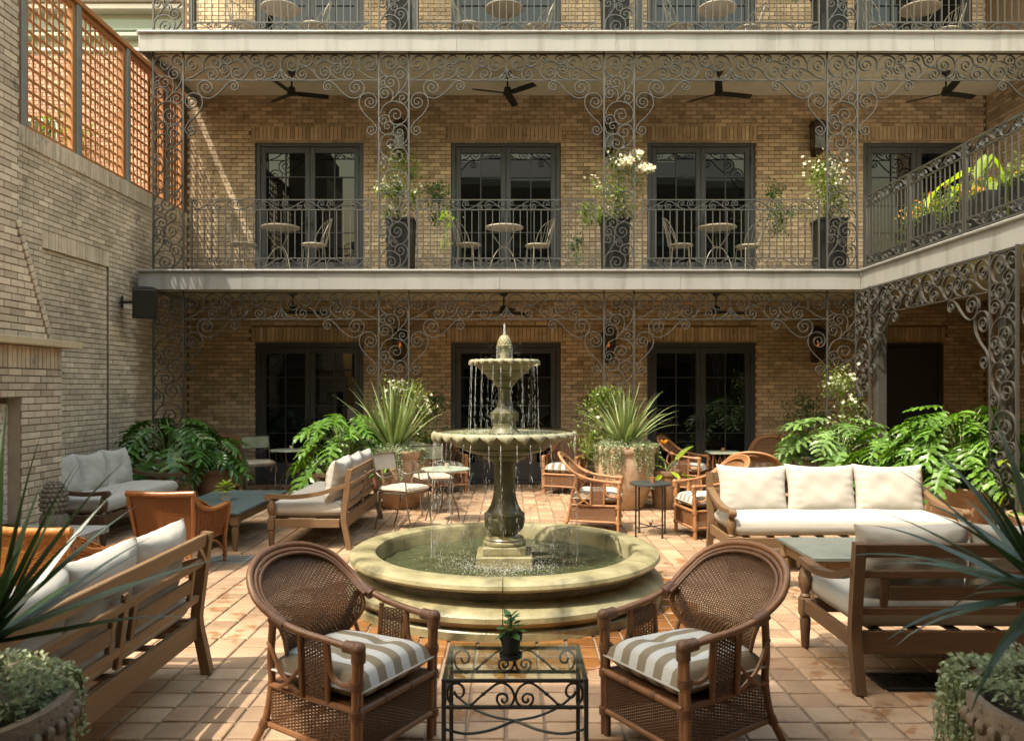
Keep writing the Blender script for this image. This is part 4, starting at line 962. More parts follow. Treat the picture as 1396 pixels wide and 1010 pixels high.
# falling water: strands of drops from both rims, the top jet, and the splashes
def drop(mb, p, r, l): mb.ball(p, r, 5, 4, (1, 1, l/r))
mb = MB(); RW = random.Random(3)
def strands(mb, n, rad, z0, z1, dens, out_):
    for k in range(n):
        a = 2*PI*(k+.5*RW.random())/n; vout = out_*RW.uniform(.3, 1.2); f = RW.random(); m_ = int(dens*RW.uniform(.35, 1.25)); z = z0
        for i in range(m_):
            t = RW.random()**.8; z = z0-(z0-z1)*t; r = rad+vout*math.sqrt(t); aa = a+RW.gauss(0, .008+.030*t)
            drop(mb, (r*math.cos(aa), r*math.sin(aa), z), RW.uniform(.0006, .0013), RW.uniform(.004, .024))
        # the unbroken top of the strand
        L_ = (z0-z1)*RW.uniform(.05, .35); P = [(rad+vout*math.sqrt(q*.2*L_))*1 for q in range(6)]
        mb.tube([V((rad+vout*math.sqrt(q/5*L_/(z0-z1)))*math.cos(a+.004*RW.gauss(0, 1)), (rad+vout*math.sqrt(q/5*L_/(z0-z1)))*math.sin(a), z0-L_*q/5) for q in range(6)], [.0016, .0015, .0013, .0010, .0007, .0003], 5)
strands(mb, 34, .566, 1.225, .29, 62, .03)
strands(mb, 22, .264, 1.82, 1.285, 54, .02)
for i in range(240):
    t = RW.random(); a = RW.uniform(0, 2*PI); r = .062-.004*t+.004*RW.random(); drop(mb, (r*math.cos(a), r*math.sin(a), 1.975-.115*t), RW.uniform(.0008, .002), RW.uniform(.003, .012))
for i in range(150):
    t = RW.random(); a = RW.uniform(0, 2*PI); r = .012*(1-t)*RW.random()+.002; drop(mb, (r*math.cos(a), r*math.sin(a), 2.07+.085*t), RW.uniform(.0015, .0035), RW.uniform(.004, .01))
for i in range(60):
    a = RW.uniform(0, 2*PI); r = RW.uniform(.06, .16); drop(mb, (r*math.cos(a), r*math.sin(a), RW.uniform(1.87, 2.0)), RW.uniform(.0008, .0018), .003)
o = mb.build('falling_water', 'drops', ft, smooth=True, ang=180); o['kind'] = 'stuff'
mb = MB()
for i in range(650):
    a = RW.uniform(0, 2*PI); r = abs(RW.gauss(.46, .17)); h = RW.expovariate(1/.018)
    if r > .88: continue
    if max(abs(r*math.cos(a)), abs(r*math.sin(a))) < .235: continue
    if RW.random() < .4 and math.sin(a) > 0: continue
    mb.ball((r*math.cos(a), r*math.sin(a), .255+min(h, .10)), RW.uniform(.0009, .0028), 5, 4)
for i in range(420):
    a = RW.uniform(0, 2*PI); r = abs(RW.gauss(.24, .07)); mb.ball((r*math.cos(a), r*math.sin(a), 1.282+min(RW.expovariate(1/.01), .05)), RW.uniform(.001, .003), 5, 4)
for i in range(900):
    a = -PI/2+RW.gauss(0, .75); r = .27+abs(RW.gauss(0, .11)); mb.ball((r*math.cos(a), r*math.sin(a), .256+min(RW.expovariate(1/.022), .11)), RW.uniform(.001, .0034), 5, 4)
o = mb.build('splash', 'foam', ft, smooth=True, ang=180); o['kind'] = 'stuff'

# ------------------------------------------------------------------ pillows
def pillow(w_, h_, t_, seed=0):
    rr = random.Random(seed); ph = [rr.uniform(0, 6) for _ in range(6)]; mb = MB(); n = 30
    def side(sg):
        def fn(u, v):
            x, z = 2*u-1, 2*v-1
            pin = 1.03-.13*(1-x*x)*abs(z)**2.2; pin2 = 1.015-.085*(1-z*z)*abs(x)**2.2
            X = x*w_/2*pin2; Z = z*h_/2*pin
            e = max(0, (1-abs(x)**2.6))*max(0, (1-abs(z)**2.6))
            th = t_/2*(e**.42); th += .009*e*math.sin(3*x+ph[0])*math.sin(4*z+ph[1])+.005*e*math.sin(9*x+ph[2]+2*z)*math.sin(7*z+ph[3]); th -= .010*e*math.exp(-((x-.3*math.sin(ph[2]))**2+(z-.2)**2)*5)
            cr = .011*math.sin(21*z+ph[4]+3*x)*max(0, abs(x)-.5)*e**.3+.009*math.sin(19*x+ph[5])*max(0, abs(z)-.55)*e**.3+.010*e**.5*math.sin(16*(abs(x)-abs(z))+ph[1])*max(0, abs(x)+abs(z)-1.1)
            return V(X, sg*(th+cr), Z)
        return fn
    mb.grid(side(-1), n, n)
    o_ = len(mb.v); mb.grid(lambda u, v: side(1)(1-u, v), n, n); return mb
def cushion(w_, d_, h_, r=.04, bulge=.012, seed=0):
    """seat cushion centred at the origin with rounded edges"""
    mb = MB(); n = 20; rr = random.Random(seed); p1, p2 = rr.uniform(0, 6), rr.uniform(0, 6)
    def prof(v):      # around the side from top centre out and down: returns (inset, z)
        pass
    def top(sg):
        def fn(u, v):
            x, y = 2*u-1, 2*v-1
            ex = min(1, (1-abs(x))*w_/2/r); ey = min(1, (1-abs(y))*d_/2/r); e = math.sqrt(max(0, 1-(1-ex)**2))*math.sqrt(max(0, 1-(1-ey)**2))
            z = (h_/2-r)+r*e+bulge*(1-x**4)*(1-y**4)*sg*(1 if sg > 0 else .2)+.003*math.sin(7*x+p1)*math.sin(5*y+p2)*e
            return V(x*w_/2, y*d_/2, sg*z)
        return fn
    def warp(t): # cluster samples near edges
        t = 2*t-1; return .5+.5*math.copysign(1-(1-abs(t))**1.8, t)
    mb.grid(lambda u, v: top(1)(warp(u), warp(v)), n, n); mb.grid(lambda u, v: top(-1)(1-warp(u), warp(v)), n, n)
    # side band
    ring = [(-1+2*i/10, -1) for i in range(10)]+[(1, -1+2*i/10) for i in range(10)]+[(1-2*i/10, 1) for i in range(10)]+[(-1, 1-2*i/10) for i in range(10)]
    vs = []
    for (x, y) in ring:
        for z in (-1, -.33, .33, 1): b = .006*(1-z*z)+.002*math.sin(9*x+5*y+p1); vs.append(V(x*(w_/2+b*abs(x)), y*(d_/2+b*abs(y)), z*(h_/2-r)))
    m_ = len(ring); mb.add(vs, [(i*4+k, ((i+1) % m_)*4+k, ((i+1) % m_)*4+k+1, i*4+k+1) for i in range(m_) for k in range(3)])
    return mb

# ------------------------------------------------------------------ sofas
def sofa(W, label, loc, rz, wood='teak', group='teak garden sofas with cream cushions', seed=1):
    s = thing('garden_sofa', label, 'sofa', loc, rz, group); wx, wy, wz = wood+'x', wood+'y', wood+'z'
    yb = lambda z: .345+(z-.32)*.125 if z > .3 else .345+(.32-z)*.20
    for sg in (-1, 1):
        x = sg*(W/2-.03)
        mb = MB(); P = catmull([V(x, yb(z), z) for z in (0, .15, .30, .42, .62, .815)], 4); mb.tube(P, 1, side=(1, 0, 0), flat=(.029, .027)); mb.build('back_leg', wz, s)
        mb = MB(); mb.lathe([(.02, 0), (.024, .01), (.033, .15), (.034, .185), (.028, .19), (.034, .20), (.034, .205)], 14, (x, -.385, 0)); mb.box((x, -.385, .262), (.07, .07, .115), ch=.006)
        mb.lathe([(.03, .32), (.034, .33), (.03, .338), (.024, .345), (.038, .39), (.045, .43), (.04, .46), (.024, .51), (.018, .53)], 14, (x, -.385, 0)); mb.build('front_leg', wz, s, smooth=True, ang=35)
        mb = MB(); P = catmull([V(x, .385, .655), V(x, .30, .635), V(x, .13, .578), V(x, -.08, .543), V(x, -.25, .538), V(x, -.40, .548)], 5); mb.tube(P, 1, side=(1, 0, 0), flat=(.032, .020))
        mb.tube([V(x-.034, -.415, .535), V(x+.034, -.415, .535)], .036, 14); mb.build('armrest', wy, s, smooth=True, ang=35)
        mb = MB(); mb.box((x, -.02, .27), (.034, .66, .088), ch=.004); mb.build('side_rail', wy, s)
    iw = W-.12
    mb = MB(); mb.box((0, -.385, .27), (W-.13, .034, .088), ch=.004); mb.build('front_rail', wx, s)
    mb = MB(); mb.box((0, .345, .265), (iw, .032, .125), ch=.004); mb.build('back_rail', wx, s)
    for z, h_, nm in ((.775, .075, 'top_rail'), (.645, .042, 'slat'), (.44, .042, 'slat')):
        mb = MB(); mb.box((0, 0, 0), (iw, .028, h_), ch=.004); mb.build(nm, wx, s, (0, yb(z), z), (-.124, 0, 0))
    mb = MB(); mb.box((0, 0, 0), (.045, .026, .35), ch=.004); c0 = mb.mesh('stile', wz); put('stile', c0, s, (0, yb(.53)+.001, .53), (-.124, 0, 0))
    mb = MB(); mb.box((0, 0, 0), (.038, .024, .168), ch=.004); c1 = mb.mesh('stile', wz)
    ml = (iw/2-.14)/1
    for sg in (-1, 1):
        xa, xb = .10, iw/2-.12
        for x in (xa, xb): put('stile', c1, s, (sg*x, yb(.543), .543), (-.124, 0, 0))
        mb = MB(); mb.box((0, 0, 0), (xb-xa-.04, .024, .08), ch=.004); mb.build('slat', wx, s, (sg*(xa+xb)/2, yb(.54), .54), (-.124, 0, 0))
    mb = MB()
    n = 9
    for i in range(n): mb.box((-iw/2+iw*(i+.5)/n, -.02, .318), (.06, .70, .016), ch=.003)
    mb.build('seat_slats', wy, s)
    cushion(W-.13, .71, .15, .045, .012, seed).build('seat_cushion', 'cream', s, (0, -.045, .403), smooth=True, ang=60)
    nb = 3; bw = (W-.15)/nb
    for i in range(nb):
        pl = pillow(bw*1.03, .47, .20, seed*10+i); pl.build('back_cushion', 'cream', s, (-(W-.15)/2+bw*(i+.5), .225+R.uniform(-.01, .01), .668+R.uniform(-.008, .008)), (-.20+R.uniform(-.03, .03), R.uniform(-.03, .03), R.uniform(-.03, .03)), smooth=True, ang=75)
    return s
sofa(2.12, 'teak sofa with three upright cream cushions facing the camera, beside the right planters', (2.98, 7.50, 0), 0, seed=2)
sofa(2.05, 'dark backed teak sofa turned away from the camera in the right foreground shade', (2.86, 4.70, 0), PI, wood='teakshade', seed=3)
sofa(1.95, 'teak sofa cut by the lower left edge, cream pillows above its slatted back', (-2.17, 3.68, 0), -PI/2, seed=4)
sofa(2.0, 'teak sofa between the blue slate table and the cream bistro chairs', (-2.06, 9.10, 0), -PI/2, seed=5)
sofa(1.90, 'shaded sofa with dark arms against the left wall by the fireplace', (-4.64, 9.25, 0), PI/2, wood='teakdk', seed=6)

# ------------------------------------------------------------------ rattan armchairs with woven panels
def weave(mb, fn, nu, nv, w_=.0038, amp=.0026, seg=1, ru=.0038):
    """real strands: nv wefts over nu warps on the patch fn(u,v)"""
    def nrm(u, v):
        e = .004; a = fn(min(1, u+e), v)-fn(max(0, u-e), v); b = fn(u, min(1, v+e))-fn(u, max(0, v-e)); n = a.cross(b)
        return n.normalized() if n.length > 1e-12 else V(0, 1, 0)
    K = nu*seg
    for j in range(nv):
        v = (j+.5)/nv; P = []
        for k in range(K+1):
            u = k/K; n = nrm(u, v); P.append(fn(u, v)+n*(amp*(1 if (k+j) % 2 else -1)))
        mb.tube(P, w_, 3, caps=False)
    for i in range(nu):
        u = (i+.5)/nu; mb.tube([fn(u, j/12) for j in range(13)], ru, 3, caps=False)
def armchair(label, loc, rz, group, mats=None):
    c = thing('rattan_armchair', label, 'armchair', loc, rz, group)
    hoop = [(-.275, -.305, .585), (-.28, -.15, .60), (-.295, .02, .625), (-.308, .14, .668), (-.312, .25, .742), (-.265, .335, .83), (-.152, .39, .888), (0, .41, .907)]
    hp = catmull([V(*p) for p in hoop]+[V(-p[0], p[1], p[2]) for p in hoop[-2::-1]], 6)
    mb = MB(); mb.tube(hp, .0165, 10); mb.build('arm_hoop', 'rattan', c, smooth=True)
    h2 = [p for p in hp if p.z > .645]
    ctr = V(0, .18, .62)
    for k, (q, r_) in enumerate(((.925, .0115), (.87, .009))):
        mb = MB(); mb.tube([ctr+(p-ctr)*q+V(0, -.006*k, 0) for p in h2], r_, 8); mb.build('inner_hoop', 'rattan', c, smooth=True)
    E = [V(.15, .20, .385), V(.205, .17, .47), (V(.272, .125, .575)), V(.284, .175, .67), V(.275, .262, .742), V(.228, .325, .812), (V(.125, .368, .86)), V(.03, .382, .874)]
    Ec = catmull(E, 6); m_ = len(Ec)-1
    def bs(u, v):
        f = v*m_; i = min(int(f), m_-1); e = Ec[i].lerp(Ec[i+1], f-i); x = 2*u-1
        return V(e.x*x, e.y+(1-x*x)*(.035+.02*math.sin(v*PI)), e.z)
    mb = MB(); weave(mb, bs, 40, 74); o = mb.build('back_weave', 'weave', c, smooth=True, ang=180)
    mb = MB()
    for sg in (-1, 1):
        mb = MB(); mb.tube([V(sg*p.x, p.y-.004, p.z) for p in Ec if p.z < .70], .0095, 8); mb.build('back_frame', 'rattan', c, smooth=True)
    for sg in (-1, 1):
        mb = MB()
        for dx in (-.013, .013): mb.tube([V(sg*.272+dx, -.29, 0), V(sg*.272+dx, -.292, .3), V(sg*.272+dx, -.30, .575)], .0165, 10)
        l = mb.build('front_leg', 'rattan', c, smooth=True)
        mb = MB()
        for z in (.12, .305, .43): mb.tube([V(sg*.272, -.291, z-.018), V(sg*.272, -.291, z+.018)], .0325, 10)
        mb.ball((sg*.274, -.303, .585), .032, 10, 8); mb.tube([V(sg*.272, -.30, .53), V(sg*.272, -.302, .575)], .031, 10); mb.tube([V(sg*.275, -.30, .586), V(sg*.277, -.235, .590)], .0275, 10); mb.build('binding', 'bind', l, smooth=True)
        mb = MB(); mb.tube(catmull([V(sg*.232, .36, 0), V(sg*.215, .29, .14), V(sg*.21, .255, .31), V(sg*.235, .235, .45), V(sg*.285, .17, .645)], 4), .0175, 10); l = mb.build('rear_leg', 'rattan', c, smooth=True)
        mb = MB(); mb.tube([V(sg*.218, .30, .11), V(sg*.214, .285, .145)], .0235, 10); mb.tube([V(sg*.297, .09, .637), V(sg*.306, .155, .668)], .0285, 10); mb.build('binding', 'bind', l, smooth=True)
        mb = MB()
        for z in (.125, .315): mb = MB(); mb.tube([V(sg*.27, -.29, z), V(sg*.248, 0, z), V(sg*.212, .265, z)], .0145, 8); mb.build('side_rail', 'rattan', c, smooth=True)
        mb = MB(); weave(mb, lambda u, v: V(sg*(.268-.054*u), -.265+.52*u, .135+.17*v), 24, 24); mb.build('side_panel', 'weave', c, smooth=True, ang=180)
        mb = MB(); weave(mb, lambda u, v: V(sg*(.262+.016*v-.006*u), -.12+.13*u, .325+.27*v), 8, 32); mb.build('arm_panel', 'weave', c, smooth=True, ang=180)
        mb = MB()
        for y in (-.13, .02): mb.tube([V(sg*.262, y, .32), V(sg*.282, y-.005, .605)], .0125, 8)
        mb.tube(catmull([V(sg*.274, -.275, .43), V(sg*.274, -.21, .42), V(sg*.274, -.155, .46), V(sg*.279, -.14, .58)], 5), .0125, 8)
        mb.tube(catmull([V(sg*.26, .04, .33), V(sg*.27, .13, .40), V(sg*.275, .185, .50), V(sg*.268, .215, .535)], 5), .010, 8)
        mb.tube(catmull([V(sg*.275, .02, .45), V(sg*.27, .10, .37), V(sg*.25, .17, .33)], 5), .009, 8)
        mb.build('brace', 'rattan', c, smooth=True)
    mb = MB()
    for z in (.125, .315):
        mb = MB(); mb.tube([V(-.272, -.30, z), V(.272, -.30, z)], .0175 if z > .2 else .0145, 10); mb.build('cross_rail', 'rattan', c, smooth=True)
        mb = MB(); mb.tube([V(-.212, .265, z), V(.212, .265, z)], .0145, 8); mb.build('cross_rail', 'rattan', c, smooth=True)
    mb = MB()
    for x in (-.09, .09): mb.tube([V(x-.014, -.30, .315), V(x+.014, -.30, .315)], .0205, 10)
    mb.build('rail_binding', 'bind', c, smooth=True)
    mb = MB(); weave(mb, lambda u, v: V(-.245+.49*u, -.297, .135+.165*v), 34, 24); mb.build('front_panel', 'weave', c, smooth=True, ang=180)
    mb = MB(); mb.grid(lambda u, v: V((-.255+.51*u)*(1-.18*v), -.285+.55*v, .322), 2, 2); mb.build('seat_deck', 'weave', c)
    cm = MB()
    def cs(sg):
        def fn(u, v):
            x, y = 2*u-1, 2*v-1; e = (max(0, 1-abs(x)**6)*max(0, 1-abs(y)**6))**.40
            wd = .262*(1-.10*v)*(1-.03*(1-y*y)*0); t = .088*e if sg > 0 else .058*e
            tuft = sum(.030*math.exp(-((x-a)**2+(y-b)**2)/.03) for a, b in ((-.42, -.3), (.42, -.3), (0, .35))) if sg > 0 else 0
            return V(x*wd, -.04+y*.268, .395+sg*t-tuft*e+(.012 if sg > 0 else 0)*e*(1-x*x))
        return fn
    cm.grid(cs(1), 30, 30); cm.grid(lambda u, v: cs(-1)(1-u, v), 14, 14); cu = cm.build('seat_cushion', 'stripe', c, smooth=True, ang=100)
    mb = MB(); ring = [cs(1)(i/12, 0) for i in range(12)]+[cs(1)(1, i/12) for i in range(12)]+[cs(1)(1-i/12, 1) for i in range(12)]+[cs(1)(0, 1-i/12) for i in range(12)]
    mb.tube([p+V(0, -.002, 0) for p in ring], .0055, 6, closed=True); mb.build('piping', 'cream', cu, smooth=True)
    c.scale = (1, 1, .97)
    if mats: remat(c, mats)
    return c
DK = 'dark brown rattan armchairs with striped seats'
ch0 = armchair('dark rattan armchair with striped seat left of the glass table in the foreground', (-.766, 3.69, 0), math.radians(61), 'dark rattan armchairs at the glass table')
ch1 = clone(ch0, 'dark rattan armchair with striped seat right of the glass table in the foreground', (.835, 3.72, 0), math.radians(-59.5), 'dark rattan armchairs at the glass table')
HON = {'rattan': 'rattan2', 'weave': 'weave2', 'bind': 'rattan2'}
gp = 'honey coloured rattan armchairs round the courtyard'
for lab, loc, rz in (
    ('honey rattan armchair in the sun between the fountain and the buff planter', (.96, 9.35, 0), math.radians(80)),
    ('honey rattan armchair half hidden behind the front facing sofa, beside the black round table', (2.22, 8.98, 0), math.radians(-80)),
    ('honey rattan armchair under the arch wall left of the fountain pedestal', (-1.10, 12.75, 0), math.radians(28)),
    ('honey rattan armchair by the wall right of the fountain pedestal', (.86, 12.6, 0), math.radians(-25)),
    ('rattan armchair beside the orange canna, left of the small mosaic table', (2.70, 12.5, 0), math.radians(62)),
    ('wide rattan armchair under the wall right of the small mosaic table', (4.05, 12.75, 0), math.radians(-35)),
    ('shaded rattan armchair tucked behind the potted philodendrons at far left', (-4.62, 12.75, 0), math.radians(20)),
    ('rattan armchair whose rounded back shows just above the front facing sofa', (2.98, 9.85, 0), math.radians(160))):
    clone(ch0, lab, loc, rz, gp, mats=HON)

# orange lounge chairs with rolled crest, seen from behind
def rollchair(label, loc, rz, group, wv, W=.56):
    c = thing('rolled_back_chair', label, 'armchair', loc, rz, group)
    mb = MB(); mb.tube(catmull([V(-W/2-.03, .335, .72), V(-W/4, .35, .715), V(0, .355, .712), V(W/4, .35, .715), V(W/2+.03, .335, .72)], 5), .027, 12); mb.build('crest_roll', wv if wv == 'weave4' else 'rattan3', c, smooth=True)
    def bk(u, v): x = 2*u-1; return V(x*W/2*(.93+.07*v), .255+.085*v+.02*(1-x*x)-.02*math.sin(v*PI), .27+.43*v)
    mb = MB()
    # herringbone: two families of slanting strands
    for sd in (0, 1):
        for k in range(-12, 34):
            P = []
            for q in range(9):
                t = q/8; u = (.5-.5*t) if sd else (.5+.5*t); v = (k+.5)/26+.26*t
                if 0 <= v <= 1: P.append(bk(u, v)+V(0, -.003*((q+k) % 2), 0))
            if len(P) > 1: mb.tube(P, .0055, 4, caps=False)
    mb.grid(lambda u, v: bk(u, v)+V(0, -.008, 0), 10, 10)
    mb.build('back_weave', wv, c, smooth=True, ang=60)
    for sg in (-1, 1):
        mb = MB(); mb.tube(catmull([V(sg*(W/2-.01), .40, 0), V(sg*(W/2-.03), .32, .12), V(sg*(W/2-.02), .27, .3), V(sg*W/2, .30, .5), V(sg*(W/2+.012), .34, .70)], 4), .018, 8); mb.build('rear_leg', 'rattan3', c, smooth=True)
        mb = MB(); mb.tube(catmull([V(sg*(W/2+.012), .335, .70), V(sg*(W/2+.05), .26, .60), V(sg*(W/2+.08), .12, .555), V(sg*(W/2+.09), -.05, .555), V(sg*(W/2+.075), -.24, .56), V(sg*(W/2+.06), -.30, .52), V(sg*(W/2+.03), -.28, .25), V(sg*(W/2+.02), -.30, 0)], 5), .020, 8); mb.build('arm', 'rattan3', c, smooth=True)
        mb = MB(); f2 = lambda u, v: V(sg*(W/2+.005+.075*math.sin(min(1, u*1.3)*PI/2)*v), .27-.54*u, .27+(.42-.14*min(1, u*2.2))*v)
        weave(mb, f2, 10, 20, .006, .003, ru=.006); mb.grid(lambda u, v: f2(u, v)-V(sg*.004, 0, 0), 6, 6); mb.build('side_weave', wv, c, smooth=True, ang=180)
        mb = MB(); mb.tube(catmull([V(sg*(W/2), .27, .12), V(sg*(W/2+.02), .1, .23), V(sg*(W/2+.02), -.1, .23), V(sg*(W/2+.025), -.28, .1)], 5), .012, 6); mb.build('brace', 'rattan3', c, smooth=True)
    mb = MB()
    for y in (-.28, .27): mb.tube([V(-W/2, y, .27), V(W/2, y, .27)], .016, 8)
    for sg in (-1, 1): mb.tube([V(sg*W/2, -.28, .27), V(sg*W/2, .27, .27)], .014, 8)
    mb.tube(catmull([V(-W/2+.02, .33, .1), V(-.1, .29, .24), V(.1, .29, .24), V(W/2-.02, .33, .1)], 5), .012, 6); mb.build('seat_rail', 'rattan3', c, smooth=True)
    cushion(W-.06, .50, .11, .04, .012, 4).build('seat_cushion', 'cream', c, (0, -.02, .335), smooth=True, ang=60)
    return c
rollchair('orange rattan chair with herringbone back at the end of the blue slate table', (-3.06, 7.35, 0), math.radians(176), 'orange rattan lounge chairs', 'weave3')
rollchair('golden woven chair behind dark spiky leaves beside the hearth at the left edge', (-3.12, 5.55, 0), math.radians(172), 'orange rattan lounge chairs', 'weave4', .58)

# ------------------------------------------------------------------ bistro chairs and tables
def bistro(label, loc, rz, back='linen', seat='linen', group='bistro armchairs with tied seat cushions', tassel=False, frame='wireb'):
    c = thing('bistro_chair', label, 'bistro chair', loc, rz, group)
    mb = MB()
    for sg in (-1, 1):
        mb.tube(catmull([V(sg*.20, -.27, 0), V(sg*.215, -.22, .22), V(sg*.22, -.20, .43)], 4), .0085, 6)
        mb.tube(catmull([V(sg*.19, .27, 0), V(sg*.20, .20, .25), V(sg*.205, .19, .45), V(sg*.21, .25, .70), V(sg*.212, .285, .87)], 4), .0085, 6)
    mb.build('leg', frame, c, smooth=True)
    mb = MB(); mb.tube([V(-.22, -.2, .43), V(.22, -.2, .43), V(.205, .19, .43), V(-.205, .19, .43)], .0085, 6, closed=True)
    mb.tube([V(-.212, .285, .87), V(.212, .285, .87)], .0085, 6); mb.tube(catmull([V(-.21, .24, .67), V(0, .27, .62), V(.21, .24, .67)], 5), .007, 6); mb.build('frame', frame, c, smooth=True)
    for sg in (-1, 1):
        mb = MB(); mb.tube(catmull([V(sg*.21, .235, .66), V(sg*.235, .12, .61), V(sg*.245, -.04, .65), V(sg*.24, -.14, .665), V(sg*.235, -.19, .61), V(sg*.225, -.205, .43)], 5), .008, 6); mb.build('arm', frame, c, smooth=True)
    mb = MB(); mb.grid(lambda u, v: V((-.205+.41*u), .252+.036*v+.012*math.sin(u*PI)*(1 if back == 'linen' else 0), .685+.18*v), 10, 6); mb.grid(lambda u, v: V((.205-.41*u), .258+.036*v+.012*math.sin(u*PI)*(1 if back == 'linen' else 0), .685+.18*v), 10, 6); mb.build('back_panel', back, c, smooth=True, ang=60)
    cs = cushion(.43, .41, .06, .022, .012, 3).build('seat_cushion', seat, c, (0, -.01, .472), smooth=True, ang=60)
    mb = MB()
    for (x, y) in ((-.2, .17), (.2, .17), (.2, -.18)):
        mb.tube(catmull([V(x, y, -.02), V(x+.03, y+.03, -.03), V(x+.05, y+.03, -.10), V(x+.04, y+.035, -.15)], 4), .006, 5); mb.tube(catmull([V(x, y, -.02), V(x-.03, y+.03, -.03), V(x-.04, y+.03, -.09), V(x-.035, y+.035, -.14)], 4), .006, 5)
    mb.build('tie', seat, cs, smooth=True)
    if tassel:
        mb = MB(); mb.lathe([(.004, .66), (.012, .655), (.014, .62), (.010, .60), (.024, .56), (.03, .47), (.0, .47)], 10, (-.17, .29, 0)); mb.build('tassel', 'tassel', c, smooth=True)
    return c
bistro('cream canvas bistro armchair with a brown tassel beside the fountain rim', (-1.27, 9.35, 0), math.radians(62), tassel=True)
bistro('bistro armchair with bare metal back behind the sage round table', (-1.05, 10.55, 0), math.radians(20), back='metalback')
bistro('shaded bistro armchair with worn metal back before the leftmost ground floor door', (-3.98, 12.55, 0), math.radians(28), back='metalback')
bistro('bistro armchair half covered by leaves right of the small table at the left door', (-2.92, 12.75, 0), math.radians(-28), back='metalback')
bistro('dark green metal chair behind the front facing sofa', (4.05, 11.45, 0), math.radians(200), back='greenmetal', seat='greenmetal', frame='greenmetal')
def bistro_table(label, loc, D, H, top, leg, group, rz=0, name='bistro_table', rnd=True):
    t = thing(name, label, 'table', loc, rz, group)
    mb = MB(); mb.lathe([(0, H-.022), (D/2-.006, H-.022), (D/2, H-.018), (D/2, H-.004), (D/2-.005, H), (0, H)], 40); mb.build('tabletop', top, t, smooth=True, ang=30)
    for k in range(3):
        a = 2*PI*k/3+.5; ca, sa = math.cos(a), math.sin(a); r = D/2
        mb = MB(); mb.tube(catmull([V(ca*r*.78, sa*r*.78, H-.022), V(ca*r*.62, sa*r*.62, H-.14), V(ca*r*.16, sa*r*.16, H*.58), V(-ca*r*.12, -sa*r*.12, H*.56)], 6), .0075, 6)
        mb.tube(catmull([V(-ca*.02, -sa*.02, H*.56), V(ca*r*.3, sa*r*.3, H*.52), V(ca*r*.65, sa*r*.65, H*.30), V(ca*r*.85, sa*r*.85, 0)], 6), .0075, 6); mb.build('leg', leg, t, smooth=True)
    mb = MB(); mb.tube([V(.05*math.cos(q*PI/6), .05*math.sin(q*PI/6), H*.56) for q in range(12)], .007, 6, closed=True); mb.build('ring', leg, t, smooth=True)
    return t
bistro_table('small pale bistro table before the leftmost ground floor door', (-3.47, 12.5, 0), .60, .68, 'sagemetal', 'wireb', 'round bistro tables on the courtyard floor')
bistro_table('sage green round bistro table beside the cream bistro chairs', (-.82, 9.85, 0), .60, .655, 'sagemetal', 'wireb', 'round bistro tables on the courtyard floor', .4)
# black round side table with straight legs
bt = thing('side_table', 'black round side table with straight iron legs before the buff planter', 'table', (1.545, 8.92, 0), .5)
mb = MB(); mb.lathe([(0, .565), (.225, .565), (.232, .57), (.232, .588), (.226, .592), (0, .592)], 40); mb.build('tabletop', 'slatedk', bt, smooth=True, ang=30)
for k in range(4):
    a = k*PI/2; x, y = .205*math.cos(a), .205*math.sin(a)
    mb = MB(); mb.tube([V(x, y, 0), V(x, y, .565)], .0095, 8); mb.tube([V(x, y, 0), V(x, y, .012)], .016, 8); mb.ball((x, y, .50), .014, 8, 6); mb.build('leg', 'black', bt, smooth=True)
for k in range(2):
    a = k*PI/2; mb = MB(); mb.tube([V(-.205*math.cos(a), -.205*math.sin(a), .10+k*.004), V(.205*math.cos(a), .205*math.sin(a), .10+k*.004)], .007, 6)
    if k: mb.ball((0, 0, .13), .016, 8, 6); mb.tube(catmull([V(0, 0, .10), V(.03, .01, .14), V(.02, -.01, .17)], 4), .005, 5)
    mb.build('stretcher', 'black', bt, smooth=True)
# mosaic side table at the back
mt_ = thing('mosaic_table', 'small square mosaic topped table between rattan chairs at the right ground floor doors', 'table', (3.32, 12.55, 0), .0)
mb = MB(); mb.box((0, 0, .63), (.50, .42, .03), ch=.005); mb.build('tabletop', 'sagemetal', mt_)
for sx in (-1, 1):
    for sy in (-1, 1): mb = MB(); mb.tube([V(sx*.21, sy*.17, 0), V(sx*.21, sy*.17, .615)], .012, 8); mb.build('leg', 'rattan', mt_, smooth=True)
mb = MB()
for sy in (-1, 1):
    P = [V(-.20+.40*q/24, sy*.17, .50+.08*math.sin(q*1.3)) for q in range(25)]; mb.tube(P, .006, 5)
mb.tube([V(-.21, -.17, .40), V(.21, -.17, .40), V(.21, .17, .40), V(-.21, .17, .40)], .008, 6, closed=True); mb.build('apron', 'rattan', mt_, smooth=True)

# coffee tables
def coffee(label, loc, L_, D, H, top, wood, group):
    t = thing('coffee_table', label, 'coffee table', loc, 0, group)
    mb = MB(); mb.box((0, 0, H-.014), (L_, D, .028), ch=.004); mb.build('tabletop', top, t)
    for sy in (-1, 1): mb = MB(); mb.box((0, sy*(D/2-.055), H-.075), (L_-.16, .026, .092), ch=.003); mb.build('apron', wood+'x', t)
    for sx in (-1, 1): mb = MB(); mb.box((sx*(L_/2-.055), 0, H-.075), (.026, D-.16, .092), ch=.003); mb.build('apron', wood+'y', t)
    for sx in (-1, 1):
        for sy in (-1, 1):
            x, y = sx*(L_/2-.06), sy*(D/2-.06); mb = MB(); mb.box((x, y, H-.085), (.08, .08, .11), ch=.005)
            mb.lathe([(.02, 0), (.024, .015), (.036, .17), (.036, H-.16), (.028, H-.15), (.036, H-.142)], 14, (x, y, 0)); mb.build('leg', wood+'z', t, smooth=True, ang=35)
    return t
